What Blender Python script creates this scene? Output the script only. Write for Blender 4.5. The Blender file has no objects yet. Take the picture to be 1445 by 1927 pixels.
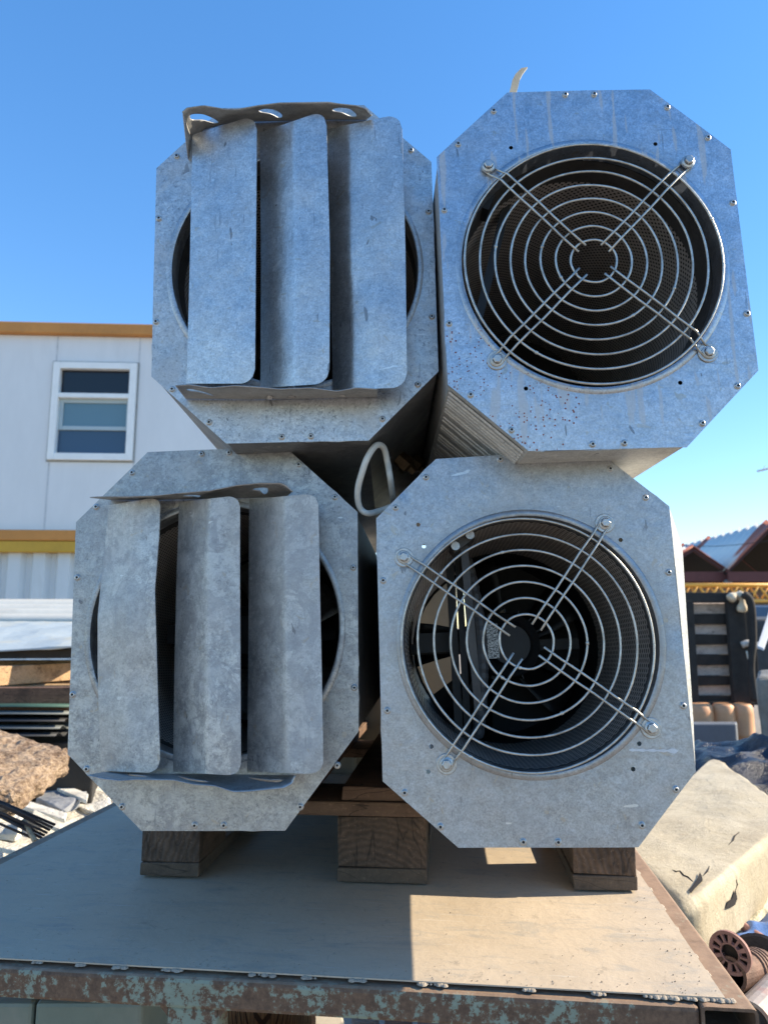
import bpy, bmesh, math, random
from mathutils import Vector, Matrix, Euler, noise
from mathutils.geometry import delaunay_2d_cdt
R = math.radians
random.seed(7)
scene = bpy.context.scene
COL = scene.collection

# ------------------------------------------------------------------ camera, sky, sun, exposure
CAMZ = 1.31
PITCH = 8.915
F = 1375.7                      # focal length in pixels of the 1445x1927 photograph
cam = bpy.data.cameras.new('camera'); camo = bpy.data.objects.new('camera', cam); COL.objects.link(camo)
camo.location = (0, 0, CAMZ); camo.rotation_euler = (R(90 + PITCH), 0, 0)
cam.sensor_fit = 'VERTICAL'; cam.sensor_height = 36; cam.lens = 36 * F / 1927
cam.clip_start = .02; cam.clip_end = 3000
cam.dof.use_dof = True; cam.dof.focus_distance = 1.02; cam.dof.aperture_fstop = 7.5
scene.camera = camo

SUN_EL, SUN_AZ = 29.5, 84.0      # azimuth from +Y (view direction) towards +X
w = bpy.data.worlds.new('World'); scene.world = w; w.use_nodes = True
nt = w.node_tree; nt.nodes.clear()
sky = nt.nodes.new('ShaderNodeTexSky'); sky.sky_type = 'NISHITA'; sky.sun_disc = False
sky.sun_elevation = R(SUN_EL); sky.sun_rotation = R(SUN_AZ); sky.air_density = 1.0; sky.dust_density = .0; sky.ozone_density = 2.2
hsv = nt.nodes.new('ShaderNodeHueSaturation'); hsv.inputs['Saturation'].default_value = 1.48; hsv.inputs['Hue'].default_value = .507; hsv.inputs['Value'].default_value = 1.30
bg = nt.nodes.new('ShaderNodeBackground'); bg.inputs['Strength'].default_value = .15
wo = nt.nodes.new('ShaderNodeOutputWorld')
gm_ = nt.nodes.new('ShaderNodeGamma'); gm_.inputs[1].default_value = .74; nt.links.new(sky.outputs[0], gm_.inputs[0]); nt.links.new(gm_.outputs[0], hsv.inputs['Color']); nt.links.new(hsv.outputs[0], bg.inputs[0]); nt.links.new(bg.outputs[0], wo.inputs[0])
sl = bpy.data.lights.new('sun', 'SUN'); sl.energy = 4.5; sl.angle = R(.53); sl.color = (1, .86, .64)
so = bpy.data.objects.new('sun', sl); COL.objects.link(so)
sd = Vector((math.sin(R(SUN_AZ)) * math.cos(R(SUN_EL)), math.cos(R(SUN_AZ)) * math.cos(R(SUN_EL)), math.sin(R(SUN_EL))))
so.rotation_euler = sd.to_track_quat('Z', 'Y').to_euler(); so.location = sd * 30
scene.view_settings.view_transform = 'Standard'; scene.view_settings.look = 'None'
scene.view_settings.exposure = 1.12; scene.view_settings.gamma = 1

# ------------------------------------------------------------------ helpers
cp, sp_ = math.cos(R(PITCH)), math.sin(R(PITCH))
def ray(px, py):
    a = (px - 722.5) / F; b = (963.5 - py) / F
    return Vector((a, cp - b * sp_, sp_ + b * cp))
def at(px, py, D):               # point seen at a photo position, D metres ahead
    r = ray(px, py); return Vector((0, 0, CAMZ)) + r * (D / r.y)
def atz(px, py, z):              # point seen at a photo position, at height z
    r = ray(px, py); return Vector((0, 0, CAMZ)) + r * ((z - CAMZ) / r.z)

def mesh_obj(name, verts, faces, mat, parent=None, smooth=False, solid=0, bevel=0, uvs=None, off=0):
    me = bpy.data.meshes.new(name); me.from_pydata([tuple(v) for v in verts], [], faces)
    me.validate(); me.update()
    if uvs:
        l = me.uv_layers.new(name='UVMap')
        for lp in me.loops: l.data[lp.index].uv = uvs[lp.vertex_index]
    o = bpy.data.objects.new(name, me); COL.objects.link(o)
    if mat: me.materials.append(mat)
    if smooth:
        for p in me.polygons: p.use_smooth = True
    if parent: o.parent = parent
    if solid:
        m = o.modifiers.new('s', 'SOLIDIFY'); m.thickness = solid; m.offset = off
    if bevel:
        m = o.modifiers.new('b', 'BEVEL'); m.width = bevel; m.segments = 2; m.limit_method = 'ANGLE'; m.angle_limit = R(35)
    return o

class MB:                        # collects shapes, builds ONE mesh object
    def __init__(s): s.v = []; s.f = []
    def add(s, vs, fs):
        n = len(s.v); s.v += [Vector(v) for v in vs]; s.f += [tuple(i + n for i in f) for f in fs]; return s
    def box(s, c, d, rot=None, jit=0):
        c = Vector(c); M = rot.to_matrix() if rot else Matrix.Identity(3)
        vs = [c + M @ Vector(((i & 1) - .5) * d[0] if k == 0 else ((i >> 1 & 1) - .5) * d[1] if k == 1 else ((i >> 2 & 1) - .5) * d[2] for k in range(3)) for i in range(8)]
        if jit: vs = [v + Vector((random.uniform(-jit, jit) for _ in range(3))) for v in vs]
        return s.add(vs, [(0, 2, 3, 1), (4, 5, 7, 6), (0, 1, 5, 4), (2, 6, 7, 3), (0, 4, 6, 2), (1, 3, 7, 5)])
    def hexa(s, b, t):           # quad below, quad above
        return s.add(list(b) + list(t), [(0, 3, 2, 1), (4, 5, 6, 7), (0, 1, 5, 4), (1, 2, 6, 5), (2, 3, 7, 6), (3, 0, 4, 7)])
    def tube(s, pts, r, n=8, closed=False, cap=True):
        pts = [Vector(p) for p in pts]; N = len(pts); rings = []
        rr = r if isinstance(r, (list, tuple)) else [r] * N
        prev = None
        for i, p in enumerate(pts):
            if closed: t = pts[(i + 1) % N] - pts[i - 1]
            else: t = pts[min(i + 1, N - 1)] - pts[max(i - 1, 0)]
            t.normalize()
            if prev is None:
                a = t.orthogonal().normalized()
            else:
                a = (prev - t * prev.dot(t)).normalized()
            prev = a; b = t.cross(a)
            rings.append([p + (a * math.cos(2 * math.pi * k / n) + b * math.sin(2 * math.pi * k / n)) * rr[i] for k in range(n)])
        vs = [v for q in rings for v in q]; fs = []
        for i in range(N if closed else N - 1):
            j = (i + 1) % N
            for k in range(n): fs.append((i * n + k, i * n + (k + 1) % n, j * n + (k + 1) % n, j * n + k))
        if not closed and cap: fs += [tuple(range(n))[::-1], tuple((N - 1) * n + k for k in range(n))]
        return s.add(vs, fs)
    def lathe(s, prof, c, axis, n=32, closed=False):   # prof: (radius, height along axis)
        c = Vector(c); ax = Vector(axis).normalized(); a = ax.orthogonal().normalized(); b = ax.cross(a)
        vs = []; 
        for (r, h) in prof:
            for k in range(n):
                t = 2 * math.pi * k / n; vs.append(c + ax * h + (a * math.cos(t) + b * math.sin(t)) * max(r, 1e-5))
        fs = []
        m = len(prof)
        for i in range(m if closed else m - 1):
            j = (i + 1) % m
            for k in range(n): fs.append((i * n + k, i * n + (k + 1) % n, j * n + (k + 1) % n, j * n + k))
        return s.add(vs, fs)
    def build(s, name, mat, parent=None, **k): return mesh_obj(name, s.v, s.f, mat, parent, **k)

def tag(o, label=None, cat=None, group=None, kind=None):
    if label: o['label'] = label
    if cat: o['category'] = cat
    if group: o['group'] = group
    if kind: o['kind'] = kind
    return o
def empty(name, loc, rot=(0, 0, 0)):
    o = bpy.data.objects.new(name, None); o.empty_display_size = .1; COL.objects.link(o)
    o.location = loc; o.rotation_euler = rot; return o
def reparent(o, root):           # keep world-space mesh, move data into the root's frame
    M = Matrix.LocRotScale(root.location, root.rotation_euler, None).inverted()
    o.data.transform(M); o.parent = root; return o
def inside(p, poly):
    x, y = p; c = False; n = len(poly)
    for i in range(n):
        x1, y1 = poly[i]; x2, y2 = poly[i - 1]
        if (y1 > y) != (y2 > y) and x < (x2 - x1) * (y - y1) / (y2 - y1) + x1: c = not c
    return c
def cdt(outline, holes=(), inner=()):
    vs = [Vector(p) for p in outline]; es = [(i, (i + 1) % len(outline)) for i in range(len(outline))]
    for h in holes:
        n = len(vs); vs += [Vector(p) for p in h]; es += [(n + i, n + (i + 1) % len(h)) for i in range(len(h))]
    for p in inner:
        if inside(p, outline) and not any(inside(p, h) for h in holes): vs.append(Vector(p))
    V, E_, Fs, *_ = delaunay_2d_cdt(vs, es, [], 0, 1e-6)
    out = []
    for f in Fs:
        c = sum((V[i] for i in f), Vector((0, 0))) / len(f)
        if inside(c, outline) and not any(inside(c, h) for h in holes): out.append(tuple(f))
    return V, out
def circ(cx, cz, r, n=24): return [(cx + r * math.cos(2 * math.pi * k / n), cz + r * math.sin(2 * math.pi * k / n)) for k in range(n)]
def lerp(a, b, t): return a + (b - a) * t
def poly_at(pts, t):             # point along a polyline by even parameter
    n = len(pts) - 1; x = min(max(t * n, 0), n - 1e-6); i = int(x); u = x - i
    return tuple(lerp(pts[i][k], pts[i + 1][k], u) for k in range(len(pts[0])))

# ------------------------------------------------------------------ materials
class NT:
    def __init__(s, name):
        s.m = bpy.data.materials.new(name); s.m.use_nodes = True; s.t = s.m.node_tree
        s.b = s.t.nodes['Principled BSDF']; s.out = s.t.nodes['Material Output']
        s.tc = s.t.nodes.new('ShaderNodeTexCoord'); s.co = s.tc.outputs['Object']
    def n(s, kind, **k):
        x = s.t.nodes.new('ShaderNode' + kind)
        for a, v in k.items(): setattr(x, a, v)
        return x
    def l(s, a, b): s.t.links.new(a, b)
    def mapc(s, sc, loc=(0, 0, 0), rot=(0, 0, 0)):
        m = s.n('Mapping'); m.inputs['Scale'].default_value = sc; m.inputs['Location'].default_value = loc; m.inputs['Rotation'].default_value = rot
        s.l(s.co, m.inputs['Vector']); return m.outputs[0]
    def noise(s, scale, detail=4, rough=.55, co=None, dist=0):
        x = s.n('TexNoise'); x.inputs['Scale'].default_value = scale; x.inputs['Detail'].default_value = detail
        x.inputs['Roughness'].default_value = rough; x.inputs['Distortion'].default_value = dist
        s.l(co or s.co, x.inputs['Vector']); return x.outputs['Fac']
    def ramp(s, fac, stops):
        x = s.n('ValToRGB'); r = x.color_ramp
        while len(r.elements) < len(stops): r.elements.new(.5)
        for e, (p, c) in zip(r.elements, stops):
            e.position = p; e.color = (c, c, c, 1) if not isinstance(c, tuple) else (*c, 1)
        s.l(fac, x.inputs[0]); return x.outputs[0]
    def mix(s, fac, a, b, mode='MIX'):
        x = s.n('Mix', data_type='RGBA', blend_type=mode)
        for sock, v in ((x.inputs[0], fac), (x.inputs[6], a), (x.inputs[7], b)):
            if hasattr(v, 'is_linked'): s.l(v, sock)
            elif isinstance(v, (int, float)): sock.default_value = v
            else: sock.default_value = (*v, 1)
        return x.outputs[2]
    def math(s, op, a, b=0):
        x = s.n('Math', operation=op)
        for sock, v in ((x.inputs[0], a), (x.inputs[1], b)):
            if hasattr(v, 'is_linked'): s.l(v, sock)
            else: sock.default_value = v
        return x.outputs[0]
    def set(s, col=None, rough=None, metal=None, bump=None, bs=.3, bd=.002):
        for k, v in (('Base Color', col), ('Roughness', rough), ('Metallic', metal)):
            if v is None: continue
            if hasattr(v, 'is_linked'): s.l(v, s.b.inputs[k])
            else: s.b.inputs[k].default_value = (*v, 1) if isinstance(v, tuple) else v
        if bump is not None:
            b = s.n('Bump'); b.inputs['Strength'].default_value = bs; b.inputs['Distance'].default_value = bd
            s.l(bump, b.inputs['Height']); s.l(b.outputs[0], s.b.inputs['Normal'])
        return s.m

def galv(name, seed=0, dull=0.0, speck=.5, metal=.9, red=False, drips=False, flake=.15, cloud=1.0, grime=False, stain=.12, base=(.66, .68, .70), rough=.34, blot=.5):
    t = NT(name); off = (seed * 3.1, seed * 1.7, seed * 2.3)
    co = t.mapc((1, 1, 1), off)
    big = t.noise(7, 5, .6, co); mid = t.noise(38, 6, .65, co); fine = t.noise(190, 4, .75, co)
    vert = t.noise(110, 5, .7, t.mapc((1, 1, .16), off))
    vor = t.n('TexVoronoi'); vor.inputs['Scale'].default_value = 170; t.l(co, vor.inputs['Vector'])
    hs = t.n('SeparateColor'); t.l(vor.outputs['Color'], hs.inputs[0])
    c = t.mix(t.ramp(mid, [(.3, 0), (.7, 1)]), tuple(x * (1 - .16 * cloud) for x in base), tuple(x * (1 + .10 * cloud) for x in base))
    c = t.mix(.16, c, hs.outputs[0], 'MULTIPLY')
    # dark pits and worn specks
    pit = t.ramp(fine, [(.36, 1), (.45, 0)])
    pm = t.math('MULTIPLY', pit, t.math('MULTIPLY', t.ramp(big, [(.35, .35), (.65, 1)]), speck))
    c = t.mix(pm, c, (.14, .15, .17))
    f2 = t.noise(430, 2, .7, co)
    c = t.mix(.85, c, t.ramp(f2, [(.33, .66), (.67, 1.06)]), 'MULTIPLY')
    fl = t.noise(48, 9, .82, co, .4); gate = t.ramp(t.noise(8, 4, .6, t.mapc((1, 1, 1), (off[1], off[0], 1))), [(.38, .25), (.6, 1)])
    c = t.mix(t.math('MULTIPLY', t.math('MULTIPLY', t.ramp(fl, [(.515, 0), (.53, 1)]), gate), flake), c, (.74, .74, .70))
    c = t.mix(t.math('MULTIPLY', t.math('MULTIPLY', t.ramp(fl, [(.45, 1), (.465, 0)]), gate), flake), c, (.20, .21, .23))
    stn = t.noise(10, 10, .62, t.mapc((1, 1, .7), (off[1], off[2], off[0])), 1.6)
    c = t.mix(t.ramp(stn, [(.56, 0), (.568, stain), (.62, stain * .5)]), c, (.33, .33, .34))
    nick = t.noise(75, 2, .5, t.mapc((1, 1, .35), off, (0, R(58), 0)), .5)
    c = t.mix(t.ramp(nick, [(.725, 0), (.735, .75)]), c, (.15, .15, .16))
    nick2 = t.noise(66, 2, .5, t.mapc((.3, 1, 1), (off[1], 2, off[0]), (0, R(20), 0)), .5)
    c = t.mix(t.ramp(nick2, [(.735, 0), (.745, .6)]), c, (.82, .82, .80))
    # dull grey oxide in blotches
    ox = t.ramp(t.noise(13, 7, .7, co, .6), [(.50, 0), (.62, 1)])
    oxm = t.math('MULTIPLY', ox, blot)
    c = t.mix(oxm, c, (.48, .48, .48))
    dust = t.math('MULTIPLY', cloud, t.ramp(t.noise(4.5, 6, .65, t.mapc((1, 1, .5), off)), [(.45, 0), (.75, .35 + dull)]))
    c = t.mix(dust, c, (.44, .42, .38))
    st = t.ramp(vert, [(.60, 0), (.72, .4)])
    c = t.mix(st, c, (.34, .35, .37))
    rust = t.ramp(t.noise(26, 6, .75, co, .5), [(.70, 0), (.76, .6)])
    c = t.mix(rust, c, (.22, .15, .10))
    met = t.math('SUBTRACT', metal - dull * .35, t.math('MULTIPLY', oxm, .40))
    met = t.math('SUBTRACT', met, t.math('MULTIPLY', dust, .5))
    rg = t.math('ADD', t.math('MULTIPLY', mid, .22), rough - .09 + dull * .12)
    rg = t.math('ADD', rg, t.math('MULTIPLY', oxm, .18)); rg = t.math('ADD', rg, t.math('MULTIPLY', f2, .16))
    if grime:
        vm = t.n('VectorMath', operation='MULTIPLY'); t.l(t.co, vm.inputs[0]); vm.inputs[1].default_value = (1, 0, 1)
        vd = t.n('VectorMath', operation='DISTANCE'); t.l(vm.outputs[0], vd.inputs[0]); vd.inputs[1].default_value = (0, 0, .246)
        dd = t.math('ADD', vd.outputs['Value'], t.math('MULTIPLY', t.math('SUBTRACT', t.noise(16, 6, .7, co), .5), .035))
        gm = t.math('MULTIPLY', t.ramp(dd, [(.1565, 0), (.160, .55), (.172, .30), (.188, 0)]), t.ramp(t.noise(9, 4, .6, co), [(.35, .1), (.65, 1)]))
        c = t.mix(gm, c, (.22, .215, .21))
    sp = t.ramp(t.noise(52, 3, .5, t.mapc((1, 1, 1), (off[2], 4, 1)), 1.0), [(.67, 0), (.70, .55)])
    c = t.mix(sp, c, (.44, .38, .30))
    scr2 = t.ramp(t.noise(260, 2, .5, t.mapc((.05, 1, 1), off, (0, R(-12), 0))), [(.72, 0), (.75, .35)]); c = t.mix(scr2, c, (.26, .26, .27))
    # scratches
    scr = t.noise(210, 3, .5, t.mapc((1, 1, .08), off, (0, R(34), 0)))
    sc = t.ramp(scr, [(.70, 0), (.73, .6)]); c = t.mix(sc, c, (.22, .23, .25))
    if drips:                    # long pale drips and red specks down the face
        sep = t.n('SeparateXYZ'); t.l(t.co, sep.inputs[0])
        d = t.noise(26, 2, .4, t.mapc((3.2, 1, .36), (2.3, 0, .3)))
        drip = t.ramp(d, [(.605, 0), (.625, .6)]); c = t.mix(drip, c, (.50, .50, .50)); met = t.math('SUBTRACT', met, t.math('MULTIPLY', drip, .8))
    if red:
        v2 = t.n('TexVoronoi'); v2.inputs['Scale'].default_value = 215; t.l(co, v2.inputs['Vector'])
        s2 = t.n('SeparateColor'); t.l(v2.outputs['Color'], s2.inputs[0])
        sep = t.n('SeparateXYZ'); t.l(t.co, sep.inputs[0])
        dot = t.math('MULTIPLY', t.math('LESS_THAN', v2.outputs['Distance'], t.math('MULTIPLY', s2.outputs[1], .34)), t.math('GREATER_THAN', s2.outputs[0], .45))
        # distance from the lower left patch
        q = t.n('VectorMath', operation='DISTANCE'); t.l(t.co, q.inputs[0]); q.inputs[1].default_value = (-.125, 0, .085)
        area = t.math('MULTIPLY', t.math('LESS_THAN', q.outputs['Value'], .105), t.math('GREATER_THAN', t.noise(22, 2), .44))
        c = t.mix(t.math('MULTIPLY', dot, area), c, (.27, .09, .07))
    h = t.math('ADD', t.math('MULTIPLY', big, 1.6), t.math('ADD', t.math('MULTIPLY', mid, .35), t.math('ADD', t.math('MULTIPLY', fine, .12), t.math('MULTIPLY', f2, .05))))
    return t.set(c, rg, met, h, .38, .004)

def plain(name, col, rough=.6, metal=0, var=.25, scale=20, bump=.2, bd=.002, dirt=None, stretch=(1, 1, 1)):
    t = NT(name); co = t.mapc(stretch)
    a = t.noise(scale, 6, .6, co); b = t.noise(scale * 7, 4, .6, co)
    f = t.ramp(t.math('ADD', t.math('MULTIPLY', a, .7), t.math('MULTIPLY', b, .3)), [(.3, 0), (.7, 1)])
    c = t.mix(f, tuple(x * (1 - var) for x in col), tuple(min(1, x * (1 + var)) for x in col))
    if dirt:
        c = t.mix(t.ramp(t.noise(scale * .35, 7, .7, co, .4), [(.5, 0), (.66, dirt[1])]), c, dirt[0])
    return t.set(c, rough, metal, f, bump, bd)

def wood(name, col, dark, axis=(8, 1, 8), end=False, sc=1.0):
    t = NT(name)
    if end:
        wv = t.n('TexWave', wave_type='RINGS', rings_direction='Y'); wv.inputs['Scale'].default_value = 30
        wv.inputs['Distortion'].default_value = 5; wv.inputs['Detail'].default_value = 4; wv.inputs['Detail Scale'].default_value = 2
        t.l(t.mapc((1, .2, 1), (.02, 0, .05)), wv.inputs['Vector']); g = wv.outputs['Fac']
    else:
        g = t.noise(10 * sc, 8, .7, t.mapc(axis), .3)
    n2 = t.noise(34 * sc, 6, .7); n3 = t.noise(200, 3, .6)
    f = t.math('ADD', t.math('MULTIPLY', g, .16 if end else .6), t.math('MULTIPLY', n2, .70 if end else .35))
    c = t.mix(t.ramp(f, [(.22, 0), (.66, 1)]), dark, col)
    c = t.mix(t.ramp(t.noise(9, 6, .7), [(.5, 0), (.66, .6)]), c, tuple(x * .45 for x in dark))
    c = t.mix(t.ramp(n3, [(.6, 0), (.72, .45)]), c, tuple(x * 1.7 for x in col))
    ck = t.ramp(t.noise(28, 2, .4, t.mapc((1, 1, .22) if end else (.2, 1, 1), (5, 1, 2), (0, .35, 0)), 1.2), [(.485, 0), (.497, .8), (.509, 0)]); c = t.mix(ck, c, (.02, .014, .01))
    return t.set(c, .85, 0, t.math('ADD', g, n3), .6, .002)

M_hub = galv('galvanised_worn_a', 1, 0, .75, blot=.35, flake=.25, grime=True)
M_ur = galv('galvanised_blue', 4, 0, .25, red=True, drips=True, blot=.12, rough=.30, base=(.60, .65, .72), cloud=.6, flake=.05, metal=.96, grime=True)
M_ll = galv('galvanised_mottled', 8, .28, grime=True, speck=.7, blot=.3, flake=.42, stain=.5, cloud=.5, base=(.48, .48, .47))
M_lr = galv('galvanised_lower', 12, .05, .25, blot=.2, cloud=.7, flake=.08, rough=.31, grime=True, base=(.51, .53, .56))
M_bl1 = galv('blade_metal_a', 15, .04, .30, blot=.15, cloud=.5, flake=.06, rough=.30)
M_bl2 = galv('blade_metal_b', 21, .40, .5, blot=.35, rough=.42, flake=.42, stain=.65, cloud=.8, base=(.60, .60, .59))
M_side = galv('housing_side', 25, .1, .3, metal=.30, base=(.68, .67, .63), blot=.3)
M_brk = galv('bracket_metal', 31, .3, .3, base=(.46, .46, .46), blot=.4)
M_side_shade = galv('housing_side_shaded', 28, .2, .4, metal=.45, base=(.19, .19, .19), blot=.1)  # darker copy of the housing metal, shade of the gap put into the colour
M_in = plain('dark_inside', (.020, .019, .019), .75, .2, .3, 30)
M_lin0 = plain('liner_lip', (.075, .07, .065), .6, .5, .3, 25)
M_wire = plain('zinc_wire', (.52, .51, .47), .42, .75, .3, 120, dirt=((.25, .22, .18), .6))
M_screw = plain('screw_zinc', (.48, .48, .47), .38, .85, .2, 200)
M_screwd = plain('screw_socket', (.02, .02, .022), .8, 0, .1, 50)
M_black = plain('black_paint', (.012, .012, .013), .5, .2, .3, 30)
M_cable = plain('grey_cable', (.62, .63, .60), .6, 0, .15, 30)
M_brass = plain('brass_gland', (.20, .13, .07), .45, .7, .3, 80)

def perf_mat(name, su, sv, r):
    t = NT(name); uv = t.tc.outputs['UV']
    def cell(offset):
        m = t.n('Mapping'); m.inputs['Scale'].default_value = (1 / su, 1 / sv, 1); m.inputs['Location'].default_value = (offset, offset, 0); t.l(uv, m.inputs['Vector'])
        f = t.n('VectorMath', operation='FRACTION'); t.l(m.outputs[0], f.inputs[0])
        s = t.n('VectorMath', operation='SUBTRACT'); t.l(f.outputs[0], s.inputs[0]); s.inputs[1].default_value = (.5, .5, 0)
        l = t.n('VectorMath', operation='LENGTH'); t.l(s.outputs[0], l.inputs[0]); return l.outputs['Value']
    d = t.math('MINIMUM', cell(0), cell(.5))
    hole = t.math('LESS_THAN', d, r)
    c = t.mix(t.ramp(t.noise(14, 6, .7), [(.3, 0), (.7, 1)]), (.34, .30, .27), (.52, .46, .41))
    t.set(c, .5, .3)
    tr = t.n('BsdfTransparent'); mx = t.n('MixShader')
    t.l(hole, mx.inputs[0]); t.l(t.b.outputs[0], mx.inputs[1]); t.l(tr.outputs[0], mx.inputs[2]); t.l(mx.outputs[0], t.out.inputs[0])
    return t.m
M_perf = perf_mat('perforated_sheet', .0085, .0085, .20)
M_perf2 = perf_mat('slotted_sheet', .0125, .0085, .22)

# ------------------------------------------------------------------ the fan units
HH = .246                        # half height of a front panel
W2, H2, CA, CB = .191, .2463, .0933, .0912
FAN_R = .1585
class Unit:
    def __init__(s, name, label, group, pos, rot, pxo, fr=.1585):
        s.fr = fr
        s.rot = (Matrix.Rotation(rot[2], 3, 'Z') @ Matrix.Rotation(rot[0], 3, 'X') @ Matrix.Rotation(rot[1], 3, 'Y'))
        s.c = Vector(pos) + Vector((0, 0, CAMZ))
        s.e = empty(name, s.c + s.rot @ Vector((0, 0, -HH)), s.rot.to_euler())
        tag(s.e, label, 'fan unit', group)
        s.oct = [s.loc(*p) if len(p) == 2 else None for p in pxo]
        std = [(-W2 + CA, H2), (W2 - CA, H2), (W2, H2 - CB), (W2, -H2 + CB), (W2 - CA, -H2), (-W2 + CA, -H2), (-W2, -H2 + CB), (-W2, H2 - CB)]
        s.oct = [(q.x, q.z) if q is not None else std[i] for i, q in enumerate(s.oct)]
    def loc(s, px, py, off=0):   # photo position -> panel frame, on the plane y = off
        r = s.rot.transposed() @ ray(px, py); o = s.rot.transposed() @ (Vector((0, 0, CAMZ)) - s.c)
        return o + r * ((off - o.y) / r.y)
    def up(s, vs): return [Vector((v[0], v[1], v[2] + HH)) for v in vs]
    def put(s, mb, name, mat, parent=None, **k):
        mb.v = s.up(mb.v); return mb.build(name, mat, parent or s.e, **k)

def dense(poly, step):
    out = []
    for i in range(len(poly)):
        a, b = poly[i], poly[(i + 1) % len(poly)]; L = math.hypot(b[0] - a[0], b[1] - a[1]); n = max(1, round(L / step))
        for k in range(n): out.append((lerp(a[0], b[0], k / n), lerp(a[1], b[1], k / n)))
    return out

def front_panel(u, mat, holes, warp=.0008, dents=()):
    FAN_R = u.fr
    ol = dense(u.oct, .02)
    hl = [circ(0, 0, FAN_R + .004, 96)] + [circ(x, z, .0028, 10) for x, z in holes]
    inner = [(x * .014, z * .014) for x in range(-14, 15) for z in range(-18, 19)]
    V, Fs = cdt(ol, hl, inner)
    def wy(x, z):
        y = warp * noise.noise(Vector((x * 9 + u.c.x * 7, z * 9, u.c.z * 5))) * 1.6
        for (dx, dz, dr, dd) in dents: y += dd * math.exp(-((x - dx) ** 2 + (z - dz) ** 2) / dr ** 2)
        return y - .0012
    u.wy = wy
    vs = [Vector((p.x, wy(p.x, p.y), p.y)) for p in V]
    fs = []
    for f in Fs:
        a, b, c = (vs[i] for i in f[:3]); fs.append(f if (b - a).cross(c - a).y < 0 else f[::-1])
    o = mesh_obj('front_panel', u.up(vs), fs, mat, u.e, smooth=True, solid=.0014, off=-1)
    m = o.modifiers.new('e', 'EDGE_SPLIT'); m.split_angle = R(40)
    # pressed collar round the opening
    mb = MB(); mb.lathe([(FAN_R + .0095, .0004), (FAN_R + .0088, -.0004), (FAN_R + .0076, -.0012), (FAN_R + .0045, -.0018), (FAN_R + .0018, -.0018), (FAN_R + .0006, -.0012), (FAN_R, .0012), (FAN_R, .03)], (0, -.001, 0), (0, 1, 0), 96)
    cl_ = u.put(mb, 'collar', mat, smooth=True); cl_.modifiers.new('e', 'EDGE_SPLIT').split_angle = R(30)

def housing(u, mat, L=.82, grow=-.002, outline=None, reflection_ribs=False, y0=.0012, back_open=True, sx=0, sz=0, flange=False):
    pts = dense(outline or [(x * (1 + grow / .19), z * (1 + grow / .25)) for x, z in u.oct], .06)
    n = len(pts); t = .0025
    ys = [y0 + (L - y0) * k / 10 for k in range(11)]
    vs = []; fs = []
    def ringp(y, sc, k): return [Vector((x * sc * (1 + .0025 * noise.noise(Vector((x * 12, k * .8, z * 12)))) + sx * y, y, z * sc + sz * y)) for x, z in pts]
    if flange:
        pn = dense(u.oct, .06)
        def near(x, z):
            best = None
            for i in range(len(u.oct)):
                a, b = Vector(u.oct[i]), Vector(u.oct[(i + 1) % len(u.oct)]); d = b - a; q = max(0, min(1, (Vector((x, z)) - a).dot(d) / d.dot(d))); p = a + d * q
                if best is None or (p - Vector((x, z))).length < best[0]: best = ((p - Vector((x, z))).length, p)
            return best[1]
        ys = [.012 + (L - .012) * k / 10 for k in range(11)]
        vs += [Vector((near(x, z).x * .998, y0, near(x, z).y * .998)) for x, z in pts]
    for k, y in enumerate(ys): vs += ringp(y, 1, k)
    for k, y in enumerate(ys[::-1]): vs += ringp(y, 1 - t / .2, len(ys) - 1 - k)
    m = len(ys) * 2 + (1 if flange else 0)
    for i in range(m):
        j = (i + 1) % m
        for k in range(n): fs.append((i * n + k, j * n + k, j * n + (k + 1) % n, i * n + (k + 1) % n))
    o = mesh_obj('housing', u.up(vs), fs, mat, u.e)
    if reflection_ribs:                     # raised strips on the lower left slope, standing in for streaky reflections
        a = Vector((u.oct[6][0], 0, u.oct[6][1])) * .992; b = Vector((u.oct[5][0], 0, u.oct[5][1])) * .992
        nrm = Vector((-(a.z - b.z), 0, (a.x - b.x))).normalized()
        if nrm.z > 0: nrm = -nrm
        mb = MB(); y = .02
        while y < .72:
            wd = random.choice((.003, .004, .007)); ca = a.lerp(b, .03) + nrm * .0015; cb = a.lerp(b, .97) + nrm * .0015
            pr = [(-wd, 0), (-wd * .6, .0022), (wd * .6, .0022), (wd, 0)]
            q = [ca + Vector((0, y + dy, 0)) + nrm * h for dy, h in pr] + [cb + Vector((0, y + dy, 0)) + nrm * h for dy, h in pr]
            mb.add(q, [(0, 1, 5, 4), (1, 2, 6, 5), (2, 3, 7, 6), (0, 3, 2, 1), (4, 5, 6, 7)])
            y += random.choice((.012, .015, .019, .026))
        u.put(mb, 'reflection_rib', M_side)
    return o

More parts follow.
